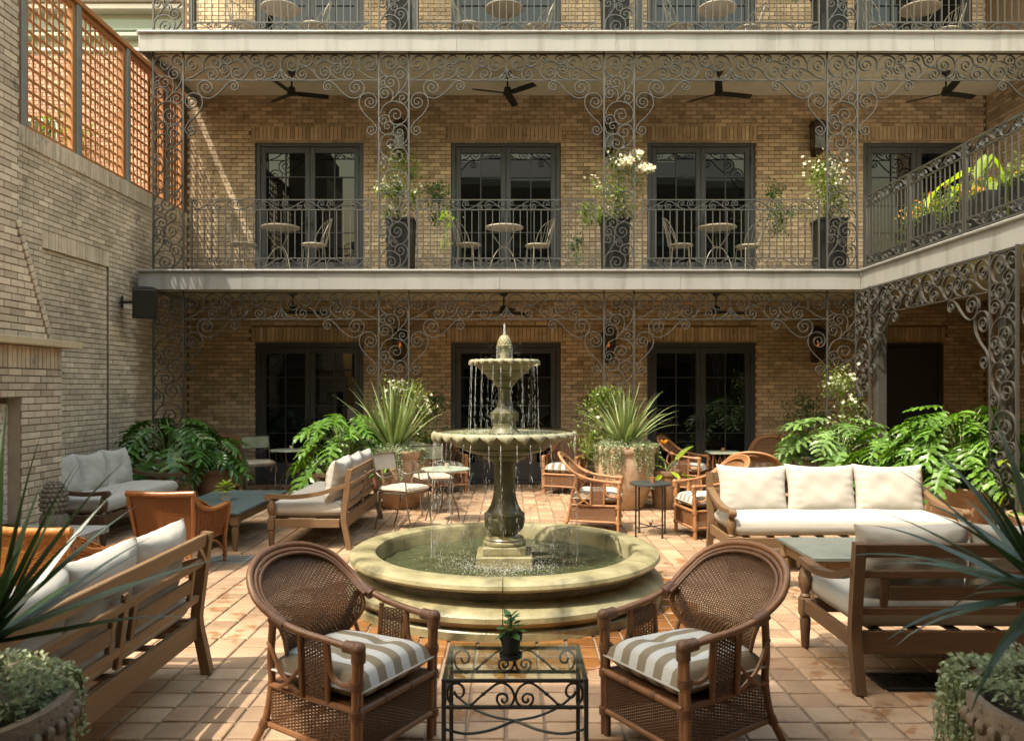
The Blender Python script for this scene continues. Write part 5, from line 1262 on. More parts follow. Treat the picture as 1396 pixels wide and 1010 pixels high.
coffee('wooden coffee table with blue slate top and dappled light, left of the middle sofa', (-3.16, 8.87, 0), .86, 1.74, .40, 'slate', 'teak', 'stone topped coffee tables')
coffee('wooden coffee table with grey stone top between the two right sofas', (2.98, 6.27, 0), 1.54, .82, .40, 'greystone', 'teak', 'stone topped coffee tables')

# glass table with scrolled iron frame
gt = thing('glass_table', 'square black iron table with glass top between the dark rattan armchairs', 'table', (.012, 3.40, 0)); W2, D2, H2 = .285, .20, .488
mb = MB(); mb.box((0, 0, H2+.006), (W2*2+.012, D2*2+.012, .010), ch=.002); mb.build('glass_top', 'tableglass', gt)
for sx in (-1, 1):
    for sy in (-1, 1): mb = MB(); mb.box((sx*W2, sy*D2, H2/2), (.018, .018, H2), ch=.003); mb.build('leg', 'black', gt)
for z, n in ((H2-.010, 'top_rail'), (.372, 'rail')):
    for sy in (-1, 1): mb = MB(); mb.box((0, sy*D2, z), (W2*2-.02, .014, .014), ch=.002); mb.build(n, 'black', gt)
    for sx in (-1, 1): mb = MB(); mb.box((sx*W2, 0, z), (.014, D2*2-.02, .014), ch=.002); mb.build(n, 'black', gt)
gk = .000458
GS = [S([(120, 232), (150, 282), (195, 268), (205, 220), (175, 178), (120, 170), (65, 220), (75, 310), (130, 360), (200, 372), (270, 345), (340, 285), (430, 215), (490, 175), (545, 165), (610, 200), (645, 270), (630, 330), (585, 362), (530, 355), (495, 310), (505, 265), (550, 252)], (552, 300), .9)]
for m, fl_x in ((0, 1), (1, -1)):
    P2 = [V(fl_x*(p.x-652)*gk, 0, H2-.017-(p.y-160)*.000485) for p in GS[0]]
    mb = MB(); mb.tube(P2, .0052, 6); mm = mb.mesh('scroll', 'black', smooth=True)
    for sy in (-1, 1): put('scroll', mm, gt, (0, sy*D2, 0))
    tw = MB()
    for k in range(3):
        q = P2[int(len(P2)*.36)+k*7]; tw.ball(q, .0075, 6, 5, (1.3, .8, 1))
    tm = tw.mesh('twist', 'black', smooth=True)
    for sy in (-1, 1): put('twist', tm, gt, (0, sy*D2, 0))
for sx in (-1, 1):
    P = catmull([V(0, -.15, .43), V(0, -.17, .40), V(0, -.14, .385), V(0, -.05, .44), V(0, .05, .465), V(0, .14, .40), V(0, .16, .42), V(0, .145, .435)], 5)
    mb = MB(); mb.tube(P, .0052, 6); mb.build('scroll', 'black', gt, (sx*W2, 0, 0), smooth=True)
mb = MB()
for sx in (-1, 1): mb.tube(catmull([V(sx*W2, D2, .285), V(sx*.20, D2*.7, .24), V(sx*.10, D2*.35, .225), V(0, 0, .235)], 6), .006, 6); mb.tube(catmull([V(sx*W2, -D2, .285), V(sx*.20, -D2*.7, .24), V(sx*.10, -D2*.35, .225), V(0, 0, .235)], 6), .006, 6)
mb.build('stretcher', 'black', gt, smooth=True)

# upper gallery bistro sets
def wirechair(label, loc, rz):
    c = thing('wire_chair', label, 'wire chair', loc, rz, 'cream wire chairs on the galleries')
    mb = MB(); mb.lathe([(0, .44), (.19, .44), (.20, .45), (.195, .465), (.12, .472), (0, .474)], 24); mb.build('seat', 'seatdisc', c, smooth=True, ang=40)
    for k in range(4):
        a = PI/4+k*PI/2; mb = MB(); mb.tube(catmull([V(.10*math.cos(a), .10*math.sin(a), .40), V(.17*math.cos(a), .17*math.sin(a), .41), V(.19*math.cos(a), .19*math.sin(a), .25), V(.23*math.cos(a), .23*math.sin(a), 0)], 4), .0075, 5); mb.build('leg', 'wire', c, smooth=True)
    mb = MB(); rim = catmull([V(-.185, .06, .45), V(-.215, .10, .62), V(-.205, .19, .80), V(-.11, .26, .875), V(0, .28, .89), V(.11, .26, .875), V(.205, .19, .80), V(.215, .10, .62), V(.185, .06, .45)], 4); mb.tube(rim, .0075, 5); mb.build('back_hoop', 'wire', c, smooth=True)
    mb = MB()
    for k in range(7):
        t = (k-3)/3.6; mb.tube(catmull([V(.17*t, .19*math.sqrt(1-t*t*.8), .45), V(.19*t, .23-.06*t*t, .65), V(.185*t, .275-.05*t*t, .88-.05*t*t)], 3), .0042, 4)
    mb.build('back_wires', 'wire', c, smooth=True); return c
wc0 = None
def gal_table(label, loc, D=.60, top='seatdisc'):
    return bistro_table(label, loc, D, .735, top, 'wire', 'round tables on the galleries', .9, 'gallery_table')
TN = ('before the left door', 'above the fountain', 'before the third door', 'at the upper right')
for s, zf in ((1, F), (2, 2*F)):
    for i, x in enumerate((-3.63, -.12, 3.22, 6.4)):
        if s == 1 and i == 3: continue
        st = ('', 'middle', 'top')[s]
        gal_table('round cream table on the %s gallery %s' % (st, TN[i]), (x, 12.55, zf), top='seatdisc' if (i+s) % 2 else 'linen')
        for q, dx in ((0, -.56), (1, .52)):
            lb = 'wire backed chair %s of the %s gallery table %s' % (('left', 'right')[q], st, TN[i]); loc = (x+dx, 12.5+.06*(q+i), zf); rz = math.radians((62+8*i) if q == 0 else -(58+7*i))
            if wc0 is None: wc0 = wirechair(lb, loc, rz)
            else: clone(wc0, lb, loc, rz)

# ------------------------------------------------------------------ fans, lanterns, speaker, stone finial
fan0 = None
def ceiling_fan(label, loc, drop):
    f = thing('ceiling_fan', label, 'ceiling fan', loc, 0, 'black ceiling fans under the galleries')
    mb = MB(); mb.lathe([(.0, 0), (.065, 0), (.06, -.02), (.03, -.055), (.0, -.06)], 20); mb.build('canopy', 'fanblack', f, smooth=True, ang=40)
    mb = MB(); mb.tube([V(0, 0, -.05), V(0, 0, -drop)], .014, 8); mb.build('rod', 'fanblack', f, smooth=True)
    mb = MB(); mb.lathe([(0, -drop+.06), (.05, -drop+.055), (.06, -drop), (.075, -drop-.02), (.07, -drop-.06), (0, -drop-.065)], 20); mb.build('motor', 'fanblack', f, smooth=True, ang=40)
    bl = MB()
    for k in range(1):
        vs = []
        for (x, w_) in ((.05, .035), (.12, .055), (.28, .058), (.48, .055), (.57, .045)):
            for (y, z) in ((-w_, .012), (w_, -.012), (w_, -.022), (-w_, .002)): vs.append(V(x, y, z-drop-.03))
        fs = [(i*4+k_, (i+1)*4+k_, (i+1)*4+(k_+1) % 4, i*4+(k_+1) % 4) for i in range(4) for k_ in range(4)]+[(3, 2, 1, 0), (16, 17, 18, 19)]
        bl.add(vs, fs)
    bm = bl.mesh('blade', 'fanblack')
    for k in range(3): put('blade', bm, f, (0, 0, 0), (0, 0, .2+2*PI*k/3))
    return f
FN = ('above the leftmost upper door', 'above the centre upper door', 'above the third upper door', 'above the right wing terrace')
for i, (x, a) in enumerate(((-3.47, .25), (-.07, 0), (3.26, .2), (6.84, .15))):
    f = ceiling_fan('black three bladed ceiling fan '+FN[i], (x, 12.6, 2*F-.245), .30); f.rotation_euler.z = (.1, 3.25, .06, .1)[i]
for i, (x, a) in enumerate(((-3.45, .1), (-.13, .6), (3.22, .1))):
    f = ceiling_fan('black ceiling fan behind the ground floor frieze '+('at left', 'behind the fountain top', 'at right')[i], (x, 12.6, F-.30), .26); f.rotation_euler.z = a
def lantern(label, loc, rz=0, lit=False):
    l = thing('wall_lantern', label, 'wall lantern', loc, rz, 'bronze wall lanterns')
    mb = MB(); mb.box((0, .012, 0), (.12, .02, .62), ch=.004); mb.box((0, -.03, .22), (.05, .08, .03)); mb.build('wall_plate', 'lantern', l)
    mb = MB()
    for sx in (-1, 1):
        for sy in (-1, 1): mb.tube([V(sx*.085, -.14+sy*.085, -.22), V(sx*.10, -.14+sy*.10, .19)], .009, 5)
    mb.box((0, -.14, -.235), (.20, .20, .03), ch=.005); mb.box((0, -.14, -.265), (.14, .14, .03), ch=.008); mb.box((0, -.14, .20), (.235, .235, .025), ch=.005)
    mb.lathe([(.155, .212), (.10, .255), (.065, .265), (.06, .285), (.0, .30)], 4, (0, -.14, 0), PI/4, 2*PI+PI/4); mb.build('cage', 'lantern', l)
    mb = MB()
    for (x, y, rx, ry) in ((0, -.235, .165, .004), (0, -.048, .165, .004), (-.095, -.14, .004, .165), (.095, -.14, .004, .165)): mb.box((x, y, -.015), (rx, ry, .40))
    mb.build('glass', 'lanternglass', l)
    mb = MB(); mb.tube([V(0, -.14, -.21), V(0, -.14, -.06)], .012, 8); mb.build('burner', 'lantern', l)
    if lit: mb = MB(); mb.lathe([(0, -.055), (.016, -.035), (.018, -.01), (.008, .03), (0, .05)], 8, (0, -.14, 0)); mb.build('flame', 'flame', l, smooth=True)
    return l
LNn = ('left of the fountain', 'right of the fountain', 'beside the right wing corner')
for i, x in enumerate((-1.89, 1.63, 5.16)):
    lantern('bronze wall lantern on the middle storey '+LNn[i], (x, YW-.025, 5.88))
    lantern('lit bronze gas lantern on the ground floor wall '+LNn[i], (x, YW-.025, 2.38), lit=True)
lantern('bronze lantern on the side wall of the right wing terrace', (XR-.025, 11.8, 5.9), -PI/2)
sp = thing('loudspeaker', 'black loudspeaker tilted down on the left wall beside the iron pillar', 'loudspeaker', (-5.15, 11.2, 2.84), math.radians(28))
mb = MB(); mb.add([V(x, y, z) for (x, y) in ((-.16, -.15), (.16, -.15), (.12, .13), (-.12, .13)) for z in (-.21, .21)], [(0, 2, 3, 1), (2, 4, 5, 3), (4, 6, 7, 5), (6, 0, 1, 7), (1, 3, 5, 7), (0, 6, 4, 2)])
mb.build('cabinet', 'speaker', sp, rot=(.22, 0, 0))
mb = MB(); mb.box((0, -.156, 0), (.29, .012, .39), ch=.005); mb.build('grille', 'fanblack', sp, rot=(.22, 0, 0))
mb = MB(); mb.tube([V(0, .12, 0), V(-.08, .22, .01), V(-.25, .28, .02)], .02, 8); mb.box((-.27, .28, .02), (.03, .12, .16), ch=.004); mb.build('bracket', 'fanblack', sp, smooth=True)
pf = thing('stone_artichoke', 'grey carved stone artichoke ornament on the hearth beside the shaded sofa', 'ornament', (-4.18, 7.3, .348))
mb = MB(); mb.lathe([(0, 0), (.10, 0), (.115, .02), (.12, .07), (.11, .13), (.10, .15), (0, .16)], 24); mb.build('base', 'finial', pf, smooth=True)
mb = MB(); mb.ball((0, 0, .26), .105, 20, 14, (1, 1, 1.75)); core = mb.build('core', 'finial', pf, smooth=True)
mb = MB(); mb.ball((0, 0, 0), .021, 7, 5, (1, 1, .9)); km = mb.mesh('scale', 'finial', smooth=True)
for j in range(8):
    b = -.35+j*.24; r = .107*math.cos(b); n = max(4, int(2*PI*r/.040))
    for k in range(n):
        a = 2*PI*(k+.5*(j % 2))/n; put('scale', km, pf, (r*math.cos(a), r*math.sin(a), .26+.184*math.sin(b)))
lf = MB(); lf.grid(lambda u, v: V((u-.5)*.07*(1-v*.9), -.115-.012*math.sin(v*PI)*(1-abs(2*u-1)), .03+.12*v), 4, 5); lm2 = lf.mesh('leaf', 'finial', smooth=True)
for k in range(9): put('leaf', lm2, pf, (0, 0, 0), (0, 0, 2*PI*k/9))
# candle cups
for lab, loc, mt in (('pale candle cup on the sage bistro table', (-.80, 9.85, .655), 'candle'), ('pale candle cup on the table at the left door', (-3.45, 12.5, .68), 'candle'), ('little clay cup on the black round table', (1.57, 8.92, .592), 'clay'), ('little clay cup on the mosaic table', (3.3, 12.5, .645), 'clay')):
    c = thing('candle_cup', lab, 'candle cup', loc, 0, 'little cups on the tables')
    mb = MB(); mb.lathe([(0, 0), (.026, 0), (.032, .06), (.028, .06), (.025, .012), (0, .012)], 14); mb.build('cup', mt, c, smooth=True, ang=40)
    mb = MB(); mb.lathe([(0, .012), (.023, .012), (.024, .035), (0, .036)], 10); mb.build('wax', 'cream', c)
# ------------------------------------------------------------------ pots
def pot(label, loc, prof, mat, name='planter_pot', group='terracotta planter pots', crimp=False, soil=None):
    """prof: list of (r,z) outer from foot to rim"""
    p = thing(name, label, 'planter', loc, 0, group); zr = prof[-1][1]; rr = prof[-1][0]
    mb = MB(); inner = [(rr-.03, zr), (rr-.035, zr-.02), (rr*.82, zr-.16), (0, zr-.16)]
    mb.lathe([(0, prof[0][1])]+prof+inner, 40, fl=(lambda a, z: 1+.012*math.sin(a*46)) if False else None); mb.build('body', mat, p, smooth=True, ang=40)
    if crimp:
        mb = MB(); n = 46
        for k in range(n):
            a = 2*PI*k/n; mb.ball(((rr+.004)*math.cos(a), (rr+.004)*math.sin(a), zr-.062), .021, 6, 5, (1, 1, 1.1))
        mb.build('crimped_band', mat, p, smooth=True)
    mb = MB(); mb.grid(lambda u, v: V((rr-.04)*v*math.cos(2*PI*u), (rr-.04)*v*math.sin(2*PI*u), zr-(soil or .05)+.012*math.sin(11*u*PI)*v), 24, 4); mb.build('soil', 'soil', p, smooth=True)
    return p
big = lambda r, h: [(r*.70, 0), (r*.78, .02), (r*.92, h*.35), (r*1.0, h*.72), (r*.985, h*.88), (r*1.03, h*.90), (r*1.05, h*.95), (r*1.04, h)]
cyl = lambda r, h: [(r*.74, 0), (r*.80, .02), (r*.93, h*.55), (r*.97, h*.86), (r*1.04, h*.88), (r*1.05, h*.97), (r*1.03, h)]
urn = lambda r, h: [(r*.55, 0), (r*.62, .02), (r*.90, h*.38), (r*1.0, h*.68), (r*.98, h*.86), (r*1.05, h*.90), (r*1.06, h*.96), (r*1.04, h)]
pot('tall buff terracotta urn with pale trailing plants right of the fountain', (1.545, 10.95, 0), urn(.41, .86), 'terraw')
pot('terracotta urn behind the bistro chairs, under the upright blades', (-1.55, 11.05, 0), urn(.43, .80), 'terra')
pot('small brown pot holding the orange canna, beside the buff urn', (2.10, 10.95, 0), cyl(.21, .52), 'terrad')
pot('wide dark terracotta pot under the left philodendron, behind the shaded sofa', (-4.68, 10.95, 0), cyl(.36, .64), 'terra')
pot('round brown terracotta pot at the end of the blue slate table', (-4.08, 11.0, 0), cyl(.245, .54), 'terrad')
pot('grey terracotta pot under the big pale leaves behind the front facing sofa', (4.55, 11.0, 0), cyl(.36, .55), 'terrad')
pot('wide terracotta bowl planter right of the front facing sofa', (5.12, 9.05, 0), cyl(.53, .56), 'terra')
pot('orange terracotta pot squeezed between the sofa end and the wide bowl', (4.52, 9.45, 0), cyl(.22, .50), 'terra')
pot('terracotta pot of lime leaves at the right picture edge', (5.15, 7.75, 0), cyl(.30, .42), 'terra')
pot('dark pot of philodendron leaves behind the middle sofa', (-2.38, 11.1, 0), cyl(.30, .48), 'terrad')
pot('rough stone pot at the lower left corner with silvery trailing leaves', (-1.66, 2.30, 0), big(.34, .735), 'terrar', group='rough foreground pots', crimp=True)
pot('rough brown pot with crimped rim at the lower right corner', (1.73, 2.30, 0), big(.36, .735), 'terrar', group='rough foreground pots', crimp=True)

# ------------------------------------------------------------------ lobed philodendron leaves
def philoleaf(seed, mat):
    rr = random.Random(seed); mb = MB(); L_ = 1.0; dr = rr.uniform(.25, .5)
    def mid(t): return V(t*L_, 0, .10*t-dr*t*t)
    n = 9
    for i in range(n):                      # web along the midrib
        a, b = i/n, (i+1)/n; w0, w1 = .16*math.sin(PI*(.16+.80*a))+.012, .16*math.sin(PI*(.16+.80*b))+.012
        pa, pb = mid(a), mid(b)
        for sg in (-1, 1): mb.add([pa, pb, pb+V(0, sg*w1, .035), pa+V(0, sg*w0, .035)], [(0, 1, 2, 3) if sg > 0 else (3, 2, 1, 0)], rr.random()*.3+.01)
    nl = 7
    for sg in (-1, 1):
        for i in range(nl):
            t = .02+.90*i/(nl-1); base = mid(t); ln = .46*math.sin(PI*(.20+.70*(1-t)))*rr.uniform(.85, 1.1)+.04
            an = math.radians(118-92*t+rr.uniform(-6, 6)); d = V(math.cos(an), sg*math.sin(an), 0); nr_ = V(-d.y, d.x, 0)*sg
            prof = [(0.12, .052), (.32, .074), (.47, .050), (.64, .072), (.77, .042), (.88, .046), (1.0, .003)]; prev = None; droop = rr.uniform(.1, .35); rnd = rr.random()*.3+.01; wav = rr.uniform(-.3, .3)
            for (s, w_) in prof:
                c = base+d*(s*ln)+V(0, 0, .035*s*4*(1-s)-droop*ln*s*s); w2 = w_*(.75+.5*ln)
                cur = (c+nr_*w2+V(0, 0, .014+wav*w2), c+V(0, 0, -.004), c-nr_*w2+V(0, 0, .014-wav*w2))
                if prev:
                    for q in (0, 1):
                        f = [prev[q], prev[q+1], cur[q+1], cur[q]]; mb.add(f if sg > 0 else f[::-1], [(0, 1, 2, 3)], rnd)
                prev = cur
    tip = mid(1.0); mb.add([mid(.88)+V(0, .05, 0), tip+V(.10, 0, -.05), mid(.88)+V(0, -.05, 0)], [(2, 1, 0)], .1)
    return mb.mesh('leaf', mat, smooth=True, ang=180)
PH = {}
def philodendron(label, loc, n, spread, height, size, mat, seed, group='philodendrons with deeply cut leaves', bias=(0, 0), lo=-.1):
    if mat not in PH: PH[mat] = [philoleaf(i+7*len(PH), mat) for i in range(5)]
    rr = random.Random(seed); p = thing('philodendron', label, 'plant', loc, 0, group); st = MB()
    for k in range(n):
        a = k*2.39996+rr.uniform(-.35, .35); t = (k+.5)/n; el = lo+(1.25-lo)*(1-t)**.8
        r = spread*(.35+.65*t)*rr.uniform(.75, 1.1)*.62; z = height*(.30+.70*math.sin(max(.05, min(PI/2, el+.25)))*rr.uniform(.8, 1.05))*(.55+.45*(1-t))
        end = V(r*math.cos(a)+bias[0]*t, r*math.sin(a)+bias[1]*t, z)
        st.tube(catmull([V(.04*math.cos(a), .04*math.sin(a), -.05), V(end.x*.4, end.y*.4, z*.7), end], 4), [.009]*8+[.006], 5)
        pitch = .15+.75*t+rr.uniform(-.25, .25); s = size*rr.uniform(.72, 1.12)*(.8+.3*t)
        put('leaf', rr.choice(PH[mat]), p, end, (rr.uniform(-.45, .45), pitch*.8, a+rr.uniform(-.3, .3)), (s, s, s))
    st.build('stems', 'stem', p, smooth=True)
    return p
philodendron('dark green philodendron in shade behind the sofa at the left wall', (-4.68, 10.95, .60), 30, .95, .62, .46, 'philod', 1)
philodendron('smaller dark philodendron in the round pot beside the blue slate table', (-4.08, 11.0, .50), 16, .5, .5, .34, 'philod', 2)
philodendron('bright philodendron spilling over the back of the middle sofa', (-2.32, 11.0, .45), 30, .85, .85, .48, 'philo', 3)
philodendron('pale silvery philodendron with huge leaves behind the front facing sofa', (4.45, 10.9, .52), 22, 1.0, .75, .60, 'philos', 4)
philodendron('lush bright philodendron filling the wide bowl under the right wing', (5.10, 9.05, .56), 72, 1.0, .86, .44, 'philo', 5, lo=.18)
philodendron('second philodendron behind the wide bowl near the steel column', (4.75, 9.9, .30), 20, .75, .95, .42, 'philo', 6)
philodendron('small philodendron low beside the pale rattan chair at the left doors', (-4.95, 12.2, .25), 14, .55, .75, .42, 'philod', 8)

# ------------------------------------------------------------------ strap leaves
def blade(seed, mat, w_=.026, droop=1.0, th0=.3, n=9):
    rr = random.Random(seed); mb = MB(); p = V(0, 0, 0); th = th0; prev = None; rnd = rr.random()
    for i in range(n+1):
        t = i/n; w2 = w_*(.75+.6*math.sin(PI*min(1, t*1.25+.1)))*(1-t**3.2)+.0006
        d = V(math.sin(th), 0, math.cos(th)); nr_ = V(-d.z, 0, d.x)
        cur = (p+V(0, w2, 0)+nr_*(-w2*.45), p, p-V(0, w2, 0)+nr_*(-w2*.45))
        if prev:
            for q in (0, 1): mb.add([prev[q], prev[q+1], cur[q+1], cur[q]], [(0, 1, 2, 3)], rnd)
        prev = cur; p = p+d/n; th += droop*(t**1.6)*rr.uniform(.7, 1.3)*3.0/n
    return mb.mesh('blade', mat, smooth=True, ang=180)
def spiky(name, label, cat, loc, n, L_, mat, seed, thmax, drmax, w_, lean=None, group=None, var=8):
    rr = random.Random(seed); ms = []
    for k in range(var): f = k/(var-1); ms.append((f, blade(seed*50+k, mat, w_, drmax*(.15+.85*f)*rr.uniform(.6, 1.2), .05+thmax*f)))
    p = thing(name, label, cat, loc, 0, group)
    for k in range(n):
        f = (k+.5)/n; i = min(var-1, int(f*var)); a = k*2.39996+rr.uniform(-.3, .3); s = L_*rr.uniform(.75, 1.1)*(.85+.15*f)
        put('blade', ms[i][1], p, (.03*math.cos(a), .03*math.sin(a), rr.uniform(-.02, .04)), (rr.uniform(-.06, .06), rr.uniform(-.05, .05), a), (s, s, s))
    mb = MB(); mb.tube([V(0, 0, -.42 if mat == 'dracaena' else -.12), V(0, 0, .06)], [.05, .035], 8); mb.build('stem', 'stem', p, smooth=True)
    return p
spiky('yucca', 'arching pale green strap leaved plant in the buff urn', 'plant', (1.545, 10.95, .84), 75, .98, 'yucca', 11, .95, 1.0, .019, group='strap leaved plants in urns')
spiky('yucca', 'stiff upright strap leaved plant in the urn behind the bistro chairs', 'plant', (-1.62, 11.0, .78), 46, 1.12, 'yucca', 12, .75, .55, .024, group='strap leaved plants in urns')
spiky('dracaena', 'dark sword leaved plant reaching in from the lower left corner', 'plant', (-1.54, 2.30, .92), 46, .74, 'dracaena', 13, 1.35, .45, .025, group='dark sword leaved plants in the foreground')
spiky('dracaena', 'dark sword leaved plant arching in from the lower right corner', 'plant', (1.58, 2.30, 1.06), 56, .66, 'dracaena', 14, 1.75, .70, .024, group='dark sword leaved plants in the foreground')

# ------------------------------------------------------------------ small leaved masses
def leafquad(mb, p, d, up, l, w_, rnd):
    d = d.normalized(); s = d.cross(up)
    s = s.normalized() if s.length > 1e-4 else V(1, 0, 0); n = s.cross(d)
    mb.add([p, p+d*l*.5+s*w_*.5+n*l*.08, p+d*l-n*l*.05, p+d*l*.5-s*w_*.5+n*l*.08], [(0, 1, 2), (0, 2, 3)], rnd)
def rvec(rr): return V(rr.gauss(0, 1), rr.gauss(0, 1), rr.gauss(0, 1)).normalized()
def trailing(label, loc, R0, n_top, strings, lmax, mat, seed, ls=.026, hump=.08, arc=(0, 2*PI), group='silvery trailing plants', kind=None):
    rr = random.Random(seed); p = thing('trailing_plant', label, 'plant', loc, 0, group); mb = MB(); st = MB()
    for k in range(n_top):
        a = rr.uniform(0, 2*PI); r = R0*math.sqrt(rr.uniform(.15, 1.08)); q = V(r*math.cos(a), r*math.sin(a), hump*(1.15-(r/R0)**2)*rr.uniform(.2, 1.1)+.02*math.sin(r*40+a*5))
        leafquad(mb, q, rvec(rr)+V(math.cos(a)*.6, math.sin(a)*.6, .5), V(0, 0, 1)+rvec(rr)*.5, ls*rr.uniform(.6, 1.2), ls*rr.uniform(.6, .95), rr.random())
    ncl = max(4, strings//14); cl = [(rr.uniform(*arc), rr.uniform(.35, 1.0)) for _ in range(ncl)]
    for k in range(strings):
        ca, cl_ = cl[k % ncl]; a = ca+rr.gauss(0, .085); ln = lmax*cl_*rr.random()**.8+.04; q = V(R0*.92*math.cos(a), R0*.92*math.sin(a), hump*.3); P = [q]; dr = V(math.cos(a), math.sin(a), .35)
        m_ = max(4, int(ln/.022)); sw = V(rr.gauss(0, .2), rr.gauss(0, .2), 0)
        for i in range(m_):
            t = i/m_; d = (dr*(max(0, 1-t*4.5))+V(0, 0, -1)*min(1, t*4.5+.02)+sw*.35*math.sin(t*5)+rvec(rr)*.22).normalized(); P.append(P[-1]+d*(ln/m_+.004))
            for _ in range(2): leafquad(mb, P[-1]+rvec(rr)*.006, rvec(rr)+V(0, 0, -.1)+V(math.cos(a), math.sin(a), 0)*.5, V(0, 0, 1)+rvec(rr)*.7, ls*rr.uniform(.55, 1.05), ls*rr.uniform(.55, .9), rr.random())
        st.tube(P, .0016, 3, caps=False)
    mb.build('foliage', mat, p); st.build('stems', 'stem', p)
    return p
trailing('pale trailing plant hanging over the rim of the buff urn', (1.545, 10.95, .84), .42, 1800, 84, .55, 'silver', 21, .030, .10, (-PI*1.02, .15))
trailing('pale trailing plant along the rim of the urn behind the bistro chairs', (-1.55, 11.05, .78), .46, 2600, 90, .40, 'silver', 22, .030, .10, (-PI*1.05, .1))
trailing('silvery trailing plant spilling over the lower left pot', (-1.62, 2.42, .715), .25, 2600, 90, .34, 'silver', 23, .021, .09, (-.75, .75))
trailing('silvery trailing plant spilling over the lower right pot', (1.66, 2.48, .715), .24, 2400, 90, .40, 'silver', 24, .019, .09, (PI*.75, PI*1.22))
def bush(name, label, loc, size, n, mat, seed, ls=.05, flowers=0, fl_mat='flower', group=None, cat='plant', shape=None, fsz=.03, trunk=True, clumps=12):
    """leafy clumps on twigs inside an ellipsoid (size = half axes), or along a path `shape`"""
    rr = random.Random(seed); p = thing(name, label, cat, loc, 0, group); mb = MB(); st = MB(); fm = MB(); cs = []
    for k in range(clumps):
        d = rvec(rr); q = V(d.x*size[0], d.y*size[1], size[2]+d.z*size[2])*1.0; q = V(q.x*rr.uniform(.35, 1), q.y*rr.uniform(.35, 1), q.z)
        cs.append((q, rr.uniform(.45, 1.0)))
        st.tube(catmull([V(0, 0, 0), V(q.x*.3+rr.gauss(0, .03), q.y*.3, q.z*.55), q], 4), [.006]*8+[.003], 4)
    sc_ = (size[0]*size[1]*size[2])**(1/3)*.36
    for k in range(n):
        c, w_ = rr.choice(cs); q = c+V(rr.gauss(0, sc_*w_), rr.gauss(0, sc_*w_*.8), rr.gauss(0, sc_*w_))
        leafquad(mb, q, (q-V(0, 0, size[2]*.5)).normalized()*.5+rvec(rr)+V(0, 0, -.25), V(0, 0, 1)+rvec(rr)*.6, ls*rr.uniform(.6, 1.25), ls*rr.uniform(.32, .55), rr.random())
    for k in range(flowers):
        c, w_ = rr.choice(cs[::2]); q = c+V(rr.gauss(0, sc_*w_*1.1), rr.gauss(0, sc_*w_)-.02, abs(rr.gauss(0, sc_*w_*1.1))); up = (rvec(rr)+V(-.2, -.9, .5)).normalized(); b = up.orthogonal().normalized(); c2 = up.cross(b)
        for j in range(5):
            a = j*2*PI/5; leafquad(fm, q, b*math.cos(a)+c2*math.sin(a)+up*.25, up, fsz*rr.uniform(.8, 1.1), fsz*.6, rr.random()*.5)
    mb.build('foliage', mat, p); st.build('stems', 'stem', p)
    if flowers: fo = fm.build('flowers', fl_mat, p); fo['kind'] = 'stuff'
    return p
# upper gallery planter boxes and flowering vines at the pillars
for i, (x, lab) in enumerate(((-1.67, 'left of the fountain'), (1.55, 'right of the fountain'), (4.78, 'at the right wing corner'))):
    for s, zf in ((1, F), (2, 2*F)):
        b = thing('planter_box', 'slim dark planter on the %s gallery %s' % (('', 'middle', 'top')[s], lab), 'planter', (x, 12.05, zf), 0, 'dark gallery planters')
        mb = MB(); h_ = .74; vs = [V(sx*q, sy*q, z) for z, q in ((0, .185), (h_, .20)) for sx in (-1, 1) for sy in (-1, 1)]
        mb.add(vs, [(0, 2, 6, 4), (2, 3, 7, 6), (3, 1, 5, 7), (1, 0, 4, 5), (0, 1, 3, 2)])
        mb.box((0, -.20, h_-.02), (.43, .03, .04)); mb.box((0, .20, h_-.02), (.43, .03, .04)); mb.box((-.20, 0, h_-.02), (.03, .37, .04)); mb.box((.20, 0, h_-.02), (.03, .37, .04)); mb.build('box', 'planter', b)
        mb = MB(); mb.box((0, 0, h_-.06), (.37, .37, .01)); mb.build('soil', 'soil', b)
vn = 'flowering jasmine vines on the pillars'
bush('jasmine_vine', 'flowering jasmine climbing the middle gallery pillar left of the fountain', (-1.70, 11.95, F+.70), (.30, .22, .50), 1500, 'jas', 31, .055, 110, group=vn, clumps=16)
bush('jasmine_vine', 'jasmine with dense white blossom on the middle gallery pillar right of the fountain', (1.52, 11.85, F+.70), (.34, .22, .42), 1300, 'jas', 32, .055, 70, group=vn, clumps=16)
bush('jasmine_blossom', 'spray of white blossom leaning over the railing right of the fountain', (1.82, 11.75, F+1.22), (.22, .12, .20), 120, 'jas', 33, .045, 330, group=vn, clumps=7, fsz=.035)
bush('jasmine_vine', 'jasmine with white flowers on the middle gallery pillar at the wing corner', (4.72, 11.95, F+.68), (.34, .24, .44), 1500, 'jas', 34, .055, 150, group=vn, clumps=16)
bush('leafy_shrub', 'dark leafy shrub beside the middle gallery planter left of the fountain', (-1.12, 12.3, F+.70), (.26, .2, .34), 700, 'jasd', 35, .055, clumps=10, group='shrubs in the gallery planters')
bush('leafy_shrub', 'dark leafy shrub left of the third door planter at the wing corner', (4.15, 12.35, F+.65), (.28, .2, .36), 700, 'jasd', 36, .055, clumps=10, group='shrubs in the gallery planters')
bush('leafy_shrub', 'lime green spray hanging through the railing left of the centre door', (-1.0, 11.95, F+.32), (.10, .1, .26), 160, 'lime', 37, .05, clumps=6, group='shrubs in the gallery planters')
bush('leafy_shrub', 'light green spray at the railing left of the planter above the fountain', (1.20, 12.0, F+.66), (.2, .15, .22), 500, 'jas', 38, .05, clumps=9, group='shrubs in the gallery planters')
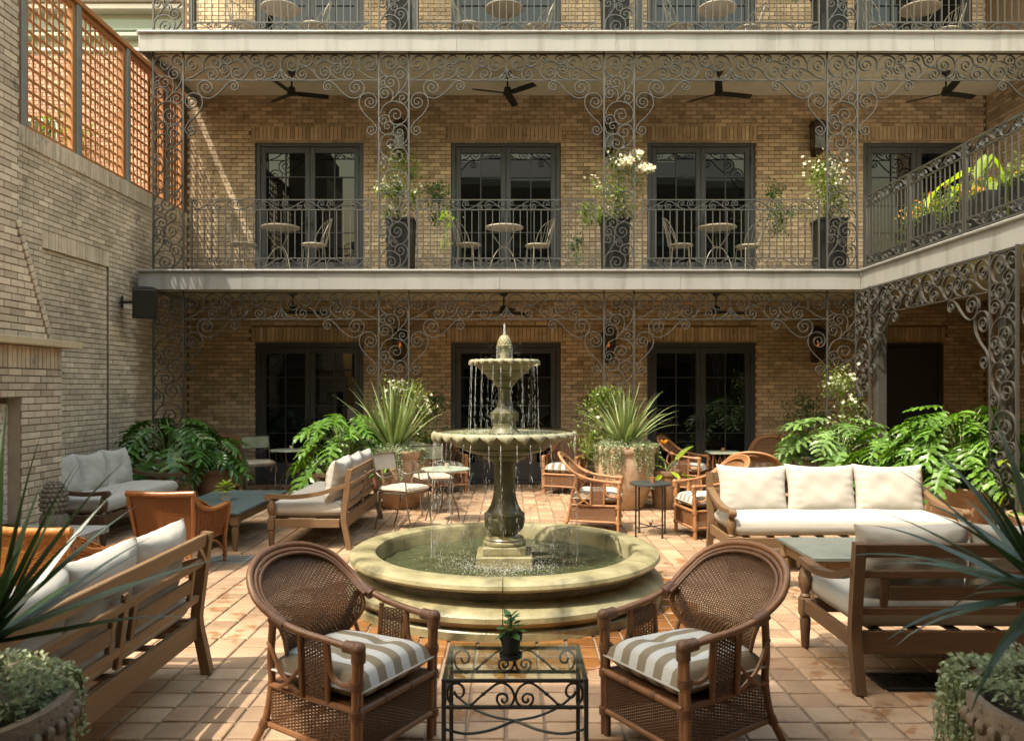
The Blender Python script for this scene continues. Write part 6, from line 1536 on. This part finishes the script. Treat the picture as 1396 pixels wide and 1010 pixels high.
bush('leafy_shrub', 'dark sprig low behind the railing right of the centre door', (1.05, 12.5, F+.15), (.12, .1, .26), 180, 'jasd', 39, .06, clumps=7, group='shrubs in the gallery planters')
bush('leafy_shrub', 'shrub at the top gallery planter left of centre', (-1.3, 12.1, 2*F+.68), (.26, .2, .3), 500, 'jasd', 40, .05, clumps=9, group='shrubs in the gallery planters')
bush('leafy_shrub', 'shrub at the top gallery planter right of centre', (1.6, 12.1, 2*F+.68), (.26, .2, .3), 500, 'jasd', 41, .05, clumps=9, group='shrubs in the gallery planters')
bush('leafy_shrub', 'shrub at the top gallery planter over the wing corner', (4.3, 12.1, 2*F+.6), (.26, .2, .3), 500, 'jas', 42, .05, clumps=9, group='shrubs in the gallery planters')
# ground floor: jasmine on the pillars and dark shrubs behind the urns
bush('jasmine_vine', 'jasmine climbing the ground floor pillar behind the stiff strap leaves', (-1.55, 11.45, .70), (.36, .2, .48), 1300, 'jas', 43, .055, 130, group=vn, clumps=14)
bush('jasmine_vine', 'leafy jasmine on the ground floor pillar behind the buff urn', (1.35, 11.5, .70), (.34, .2, .46), 1300, 'jas', 44, .06, 20, group=vn, clumps=14)
bush('jasmine_vine', 'flowering jasmine on the ground floor corner pillar of the right wing', (4.72, 11.35, .80), (.36, .2, .52), 1500, 'jas', 45, .05, 130, group=vn, clumps=16)
bush('leafy_shrub', 'dark shrub against the wall left of the centre doors', (-1.25, 12.6, .35), (.34, .25, .55), 900, 'jasd', 46, .07, clumps=12, group='dark shrubs along the back wall')
bush('leafy_shrub', 'dark shrub against the wall right of the centre doors', (1.42, 12.6, .35), (.42, .25, .55), 1000, 'jasd', 47, .07, clumps=12, group='dark shrubs along the back wall')
bush('leafy_shrub', 'dark shrub against the wall right of the third doors', (4.75, 12.6, .45), (.42, .25, .60), 1000, 'jasd', 48, .07, clumps=12, group='dark shrubs along the back wall')
bush('leafy_shrub', 'bright sprig poking out between the fountain bowl and the buff urn', (1.02, 10.9, .72), (.26, .15, .16), 260, 'jas', 49, .06, clumps=8, group='bright sprigs')
bush('leafy_shrub', 'low ground cover in the pot under the left philodendron', (-4.62, 10.75, .58), (.28, .18, .10), 500, 'philo', 50, .045, clumps=10, group='bright sprigs')
bush('leafy_shrub', 'dark undergrowth between the columns under the right wing', (5.0, 10.3, .1), (.5, .35, .42), 1100, 'jasd', 51, .08, clumps=14, group='dark shrubs along the back wall')

# broad leaves: canna, elephant ears, lime climbers
def broadleaf(seed, mat, w_=.30, heart=.14):
    rr = random.Random(seed); mb = MB()
    def fn(u, v):
        x = 2*u-1; t = v; w2 = w_*math.sin(PI*min(1, .10+.9*t)**.75)*(1-t*.15); back = -heart*abs(x)**1.5*(1-t)**2
        return V(t+back, x*w2, .10*abs(x)*w2*4-.22*t*t+.03*math.sin(6*t+3*abs(x)))
    mb.grid(fn, 8, 9, .02+.3*rr.random()); return mb.mesh('leaf', mat, smooth=True, ang=180)
EL = [broadleaf(i, 'lime', .30) for i in range(3)]; CA = [broadleaf(i+5, 'lime', .17, 0) for i in range(3)]; PHB = [broadleaf(i+9, 'philo', .40) for i in range(3)]
def broad(name, label, loc, leaves, ms, group=None, seed=0, flower=None):
    rr = random.Random(seed); p = thing(name, label, 'plant', loc, 0, group); st = MB()
    for (x, y, z, a, pitch, s) in leaves:
        st.tube(catmull([V(0, 0, 0), V(x*.35, y*.35, z*.65), V(x, y, z)], 4), [.012]*8+[.007], 6); s = s*(.72 if name == 'elephant_ear' else 1); put('leaf', rr.choice(ms), p, (x, y, z), (rr.uniform(-.3, .3), pitch, a), (s, s, s))
    st.build('stems', 'stem', p, smooth=True)
    if flower:
        mb = MB()
        for q in flower:
            for k in range(6): a = k*PI/3; leafquad(mb, V(*q), V(math.cos(a), math.sin(a), 1.0), V(math.cos(a), math.sin(a), 0), .085, .05, .3)
        mb.build('flower', 'orangeflower', p)
    return p
broad('elephant_ear', 'lime elephant ear leaves left on the right wing terrace', (5.58, 10.25, F+.42), [(0, -.05, .42, 2.9, .5, .42), (.1, .0, .36, .4, .6, .36), (-.12, .1, .28, 3.6, .7, .34), (.02, -.1, .25, -1.4, .9, .32), (0, .15, .2, 1.5, .6, .3)], EL, 'lime elephant ears', 1)
broad('elephant_ear', 'lime elephant ear leaves nearer the camera on the right wing terrace', (5.58, 9.45, F+.40), [(.02, -.05, .52, 3.3, .9, .46), (.12, .02, .50, -.2, 1.0, .44), (-.10, .12, .40, 2.6, .3, .40), (.0, -.12, .2, -1.7, .9, .34), (.1, .1, .3, .9, .4, .3)], EL, 'lime elephant ears', 2)
broad('canna', 'canna with broad lime leaves and an orange flower beside the buff urn', (2.10, 10.85, .47), [(.12, -.06, .20, .5, -.75, .34), (-.08, -.05, .10, 2.9, -.3, .28), (.05, -.14, .04, -1.3, .2, .26), (.16, .02, .02, .1, .3, .24), (-.02, .1, .16, 1.9, -.5, .28), (-.1, -.12, 0, -2.2, .3, .22)], CA, None, 3, flower=[(-.05, -.08, .42)])
LC = []
_r = random.Random(9)
for k in range(22): LC.append((_r.uniform(-.32, .42), _r.uniform(-.4, .3), _r.uniform(-.05, .52), _r.uniform(0, 6.28), _r.uniform(.1, 1.0), _r.uniform(.14, .24)))
broad('lime_creeper', 'lime green broad leaved creeper at the right picture edge below the iron pillar', (5.12, 7.75, .40), LC, EL+PHB, None, 4)
LC2 = [(_r.uniform(-.16, .16), _r.uniform(-.16, .16), _r.uniform(-.02, .12), _r.uniform(0, 6.28), _r.uniform(.1, .9), _r.uniform(.07, .13)) for k in range(14)]
broad('lime_creeper', 'low lime leaves at the rim of the round brown pot', (-4.08, 10.95, .50), LC2, EL, None, 5)
# planter troughs on the right wing with small orange and lime plants
tl = ('in the far corner', 'second from the corner', 'nearest the camera')
for k in range(3):
    y = 10.75-1.15*k
    b = thing('planter_trough', 'dark rectangular trough behind the right wing railing '+tl[k], 'planter', (5.62, y, F-.08), 0, 'dark troughs on the right wing')
    mb = MB(); mb.box((0, 0, .28), (.42, .95, .56), ch=.01); mb.build('box', 'planter', b); mb = MB(); mb.box((0, 0, .556), (.36, .88, .012)); mb.build('soil', 'soil', b)
    bush('bedding_plants', 'yellow and orange foliage plants in the trough '+tl[k], (5.55, y, F+.40), (.24, .42, .14), 900, 'jas', 60+k, .05, 70, 'orangeflower', group='bedding plants in the right wing troughs', clumps=14, fsz=.03)
    bush('bedding_plants', 'small leaved trailer hanging from the trough '+tl[k], (5.40, y+.25, F+.08), (.10, .16, .24), 420, 'jas', 70+k, .035, 0, group='trailers from the right wing troughs', clumps=9)
# small potted plants on tables
def tablepot(label, loc, mat, r, h, leaves, lm, seed, saucer=False):
    p = thing('flower_pot', label+' pot', 'flower pot', loc, 0, 'small pots on the tables'); z0 = .0
    if saucer: mb = MB(); mb.lathe([(0, 0), (r*.85, 0), (r*1.02, .006), (r*1.06, .022), (r*.98, .022), (r*.9, .012), (0, .012)], 24); mb.build('saucer', mat, p, smooth=True, ang=40); z0 = .012
    mb = MB(); mb.lathe([(0, z0), (r*.70, z0), (r*.92, z0+h*.74), (r*1.04, z0+h*.76), (r*1.06, z0+h), (r*.95, z0+h), (r*.85, z0+h*.85), (0, z0+h*.85)], 24); mb.build('body', mat, p, smooth=True, ang=40)
    rr = random.Random(seed); q = thing('pot_plant', label+' plant', 'pot plant', (loc[0], loc[1], loc[2]+z0+h*.86), 0, 'little plants in table pots'); me = MB()
    me.grid(lambda u, v: V(v, (2*u-1)*.30*math.sin(PI*min(1, .08+.92*v)), .05*abs(2*u-1)-.12*v*v), 4, 5, .02+.2*rr.random()); me = me.mesh('leaf', lm, smooth=True, ang=180); st = MB()
    for k in range(leaves):
        a = k*2.4+rr.uniform(-.3, .3); t = (k+.5)/leaves; e = V(r*.9*t*math.cos(a), r*.9*t*math.sin(a), h*(.75*(1-t)+.12)*rr.uniform(.8, 1.2)); st.tube([V(0, 0, 0), e*.6, e], .002, 4); s = r*rr.uniform(.75, 1.15); put('leaf', me, q, e, (rr.uniform(-.3, .3), -.75+1.0*t, a), (s, s, s))
    st.build('stems', 'stem', q)
tablepot('black saucered pot with succulent on the glass table,', (-.005, 3.40, .50), 'potblack', .047, .092, 26, 'philod', 1, True)
tablepot('pale stone pot with lime leaves on the blue slate table,', (-3.17, 8.85, .40), 'potstone', .075, .11, 26, 'lime', 2)
tablepot('clay pot with succulent on the grey stone coffee table,', (2.90, 6.25, .40), 'clay', .05, .08, 22, 'philo', 3)
# vines on the neighbouring house behind the lattice
bush('climbing_vine', 'yellow green vine on the red brick house behind the lattice', (-7.4, 13.0, 4.5), (.5, .15, .8), 700, 'jas', 80, .10, clumps=14)
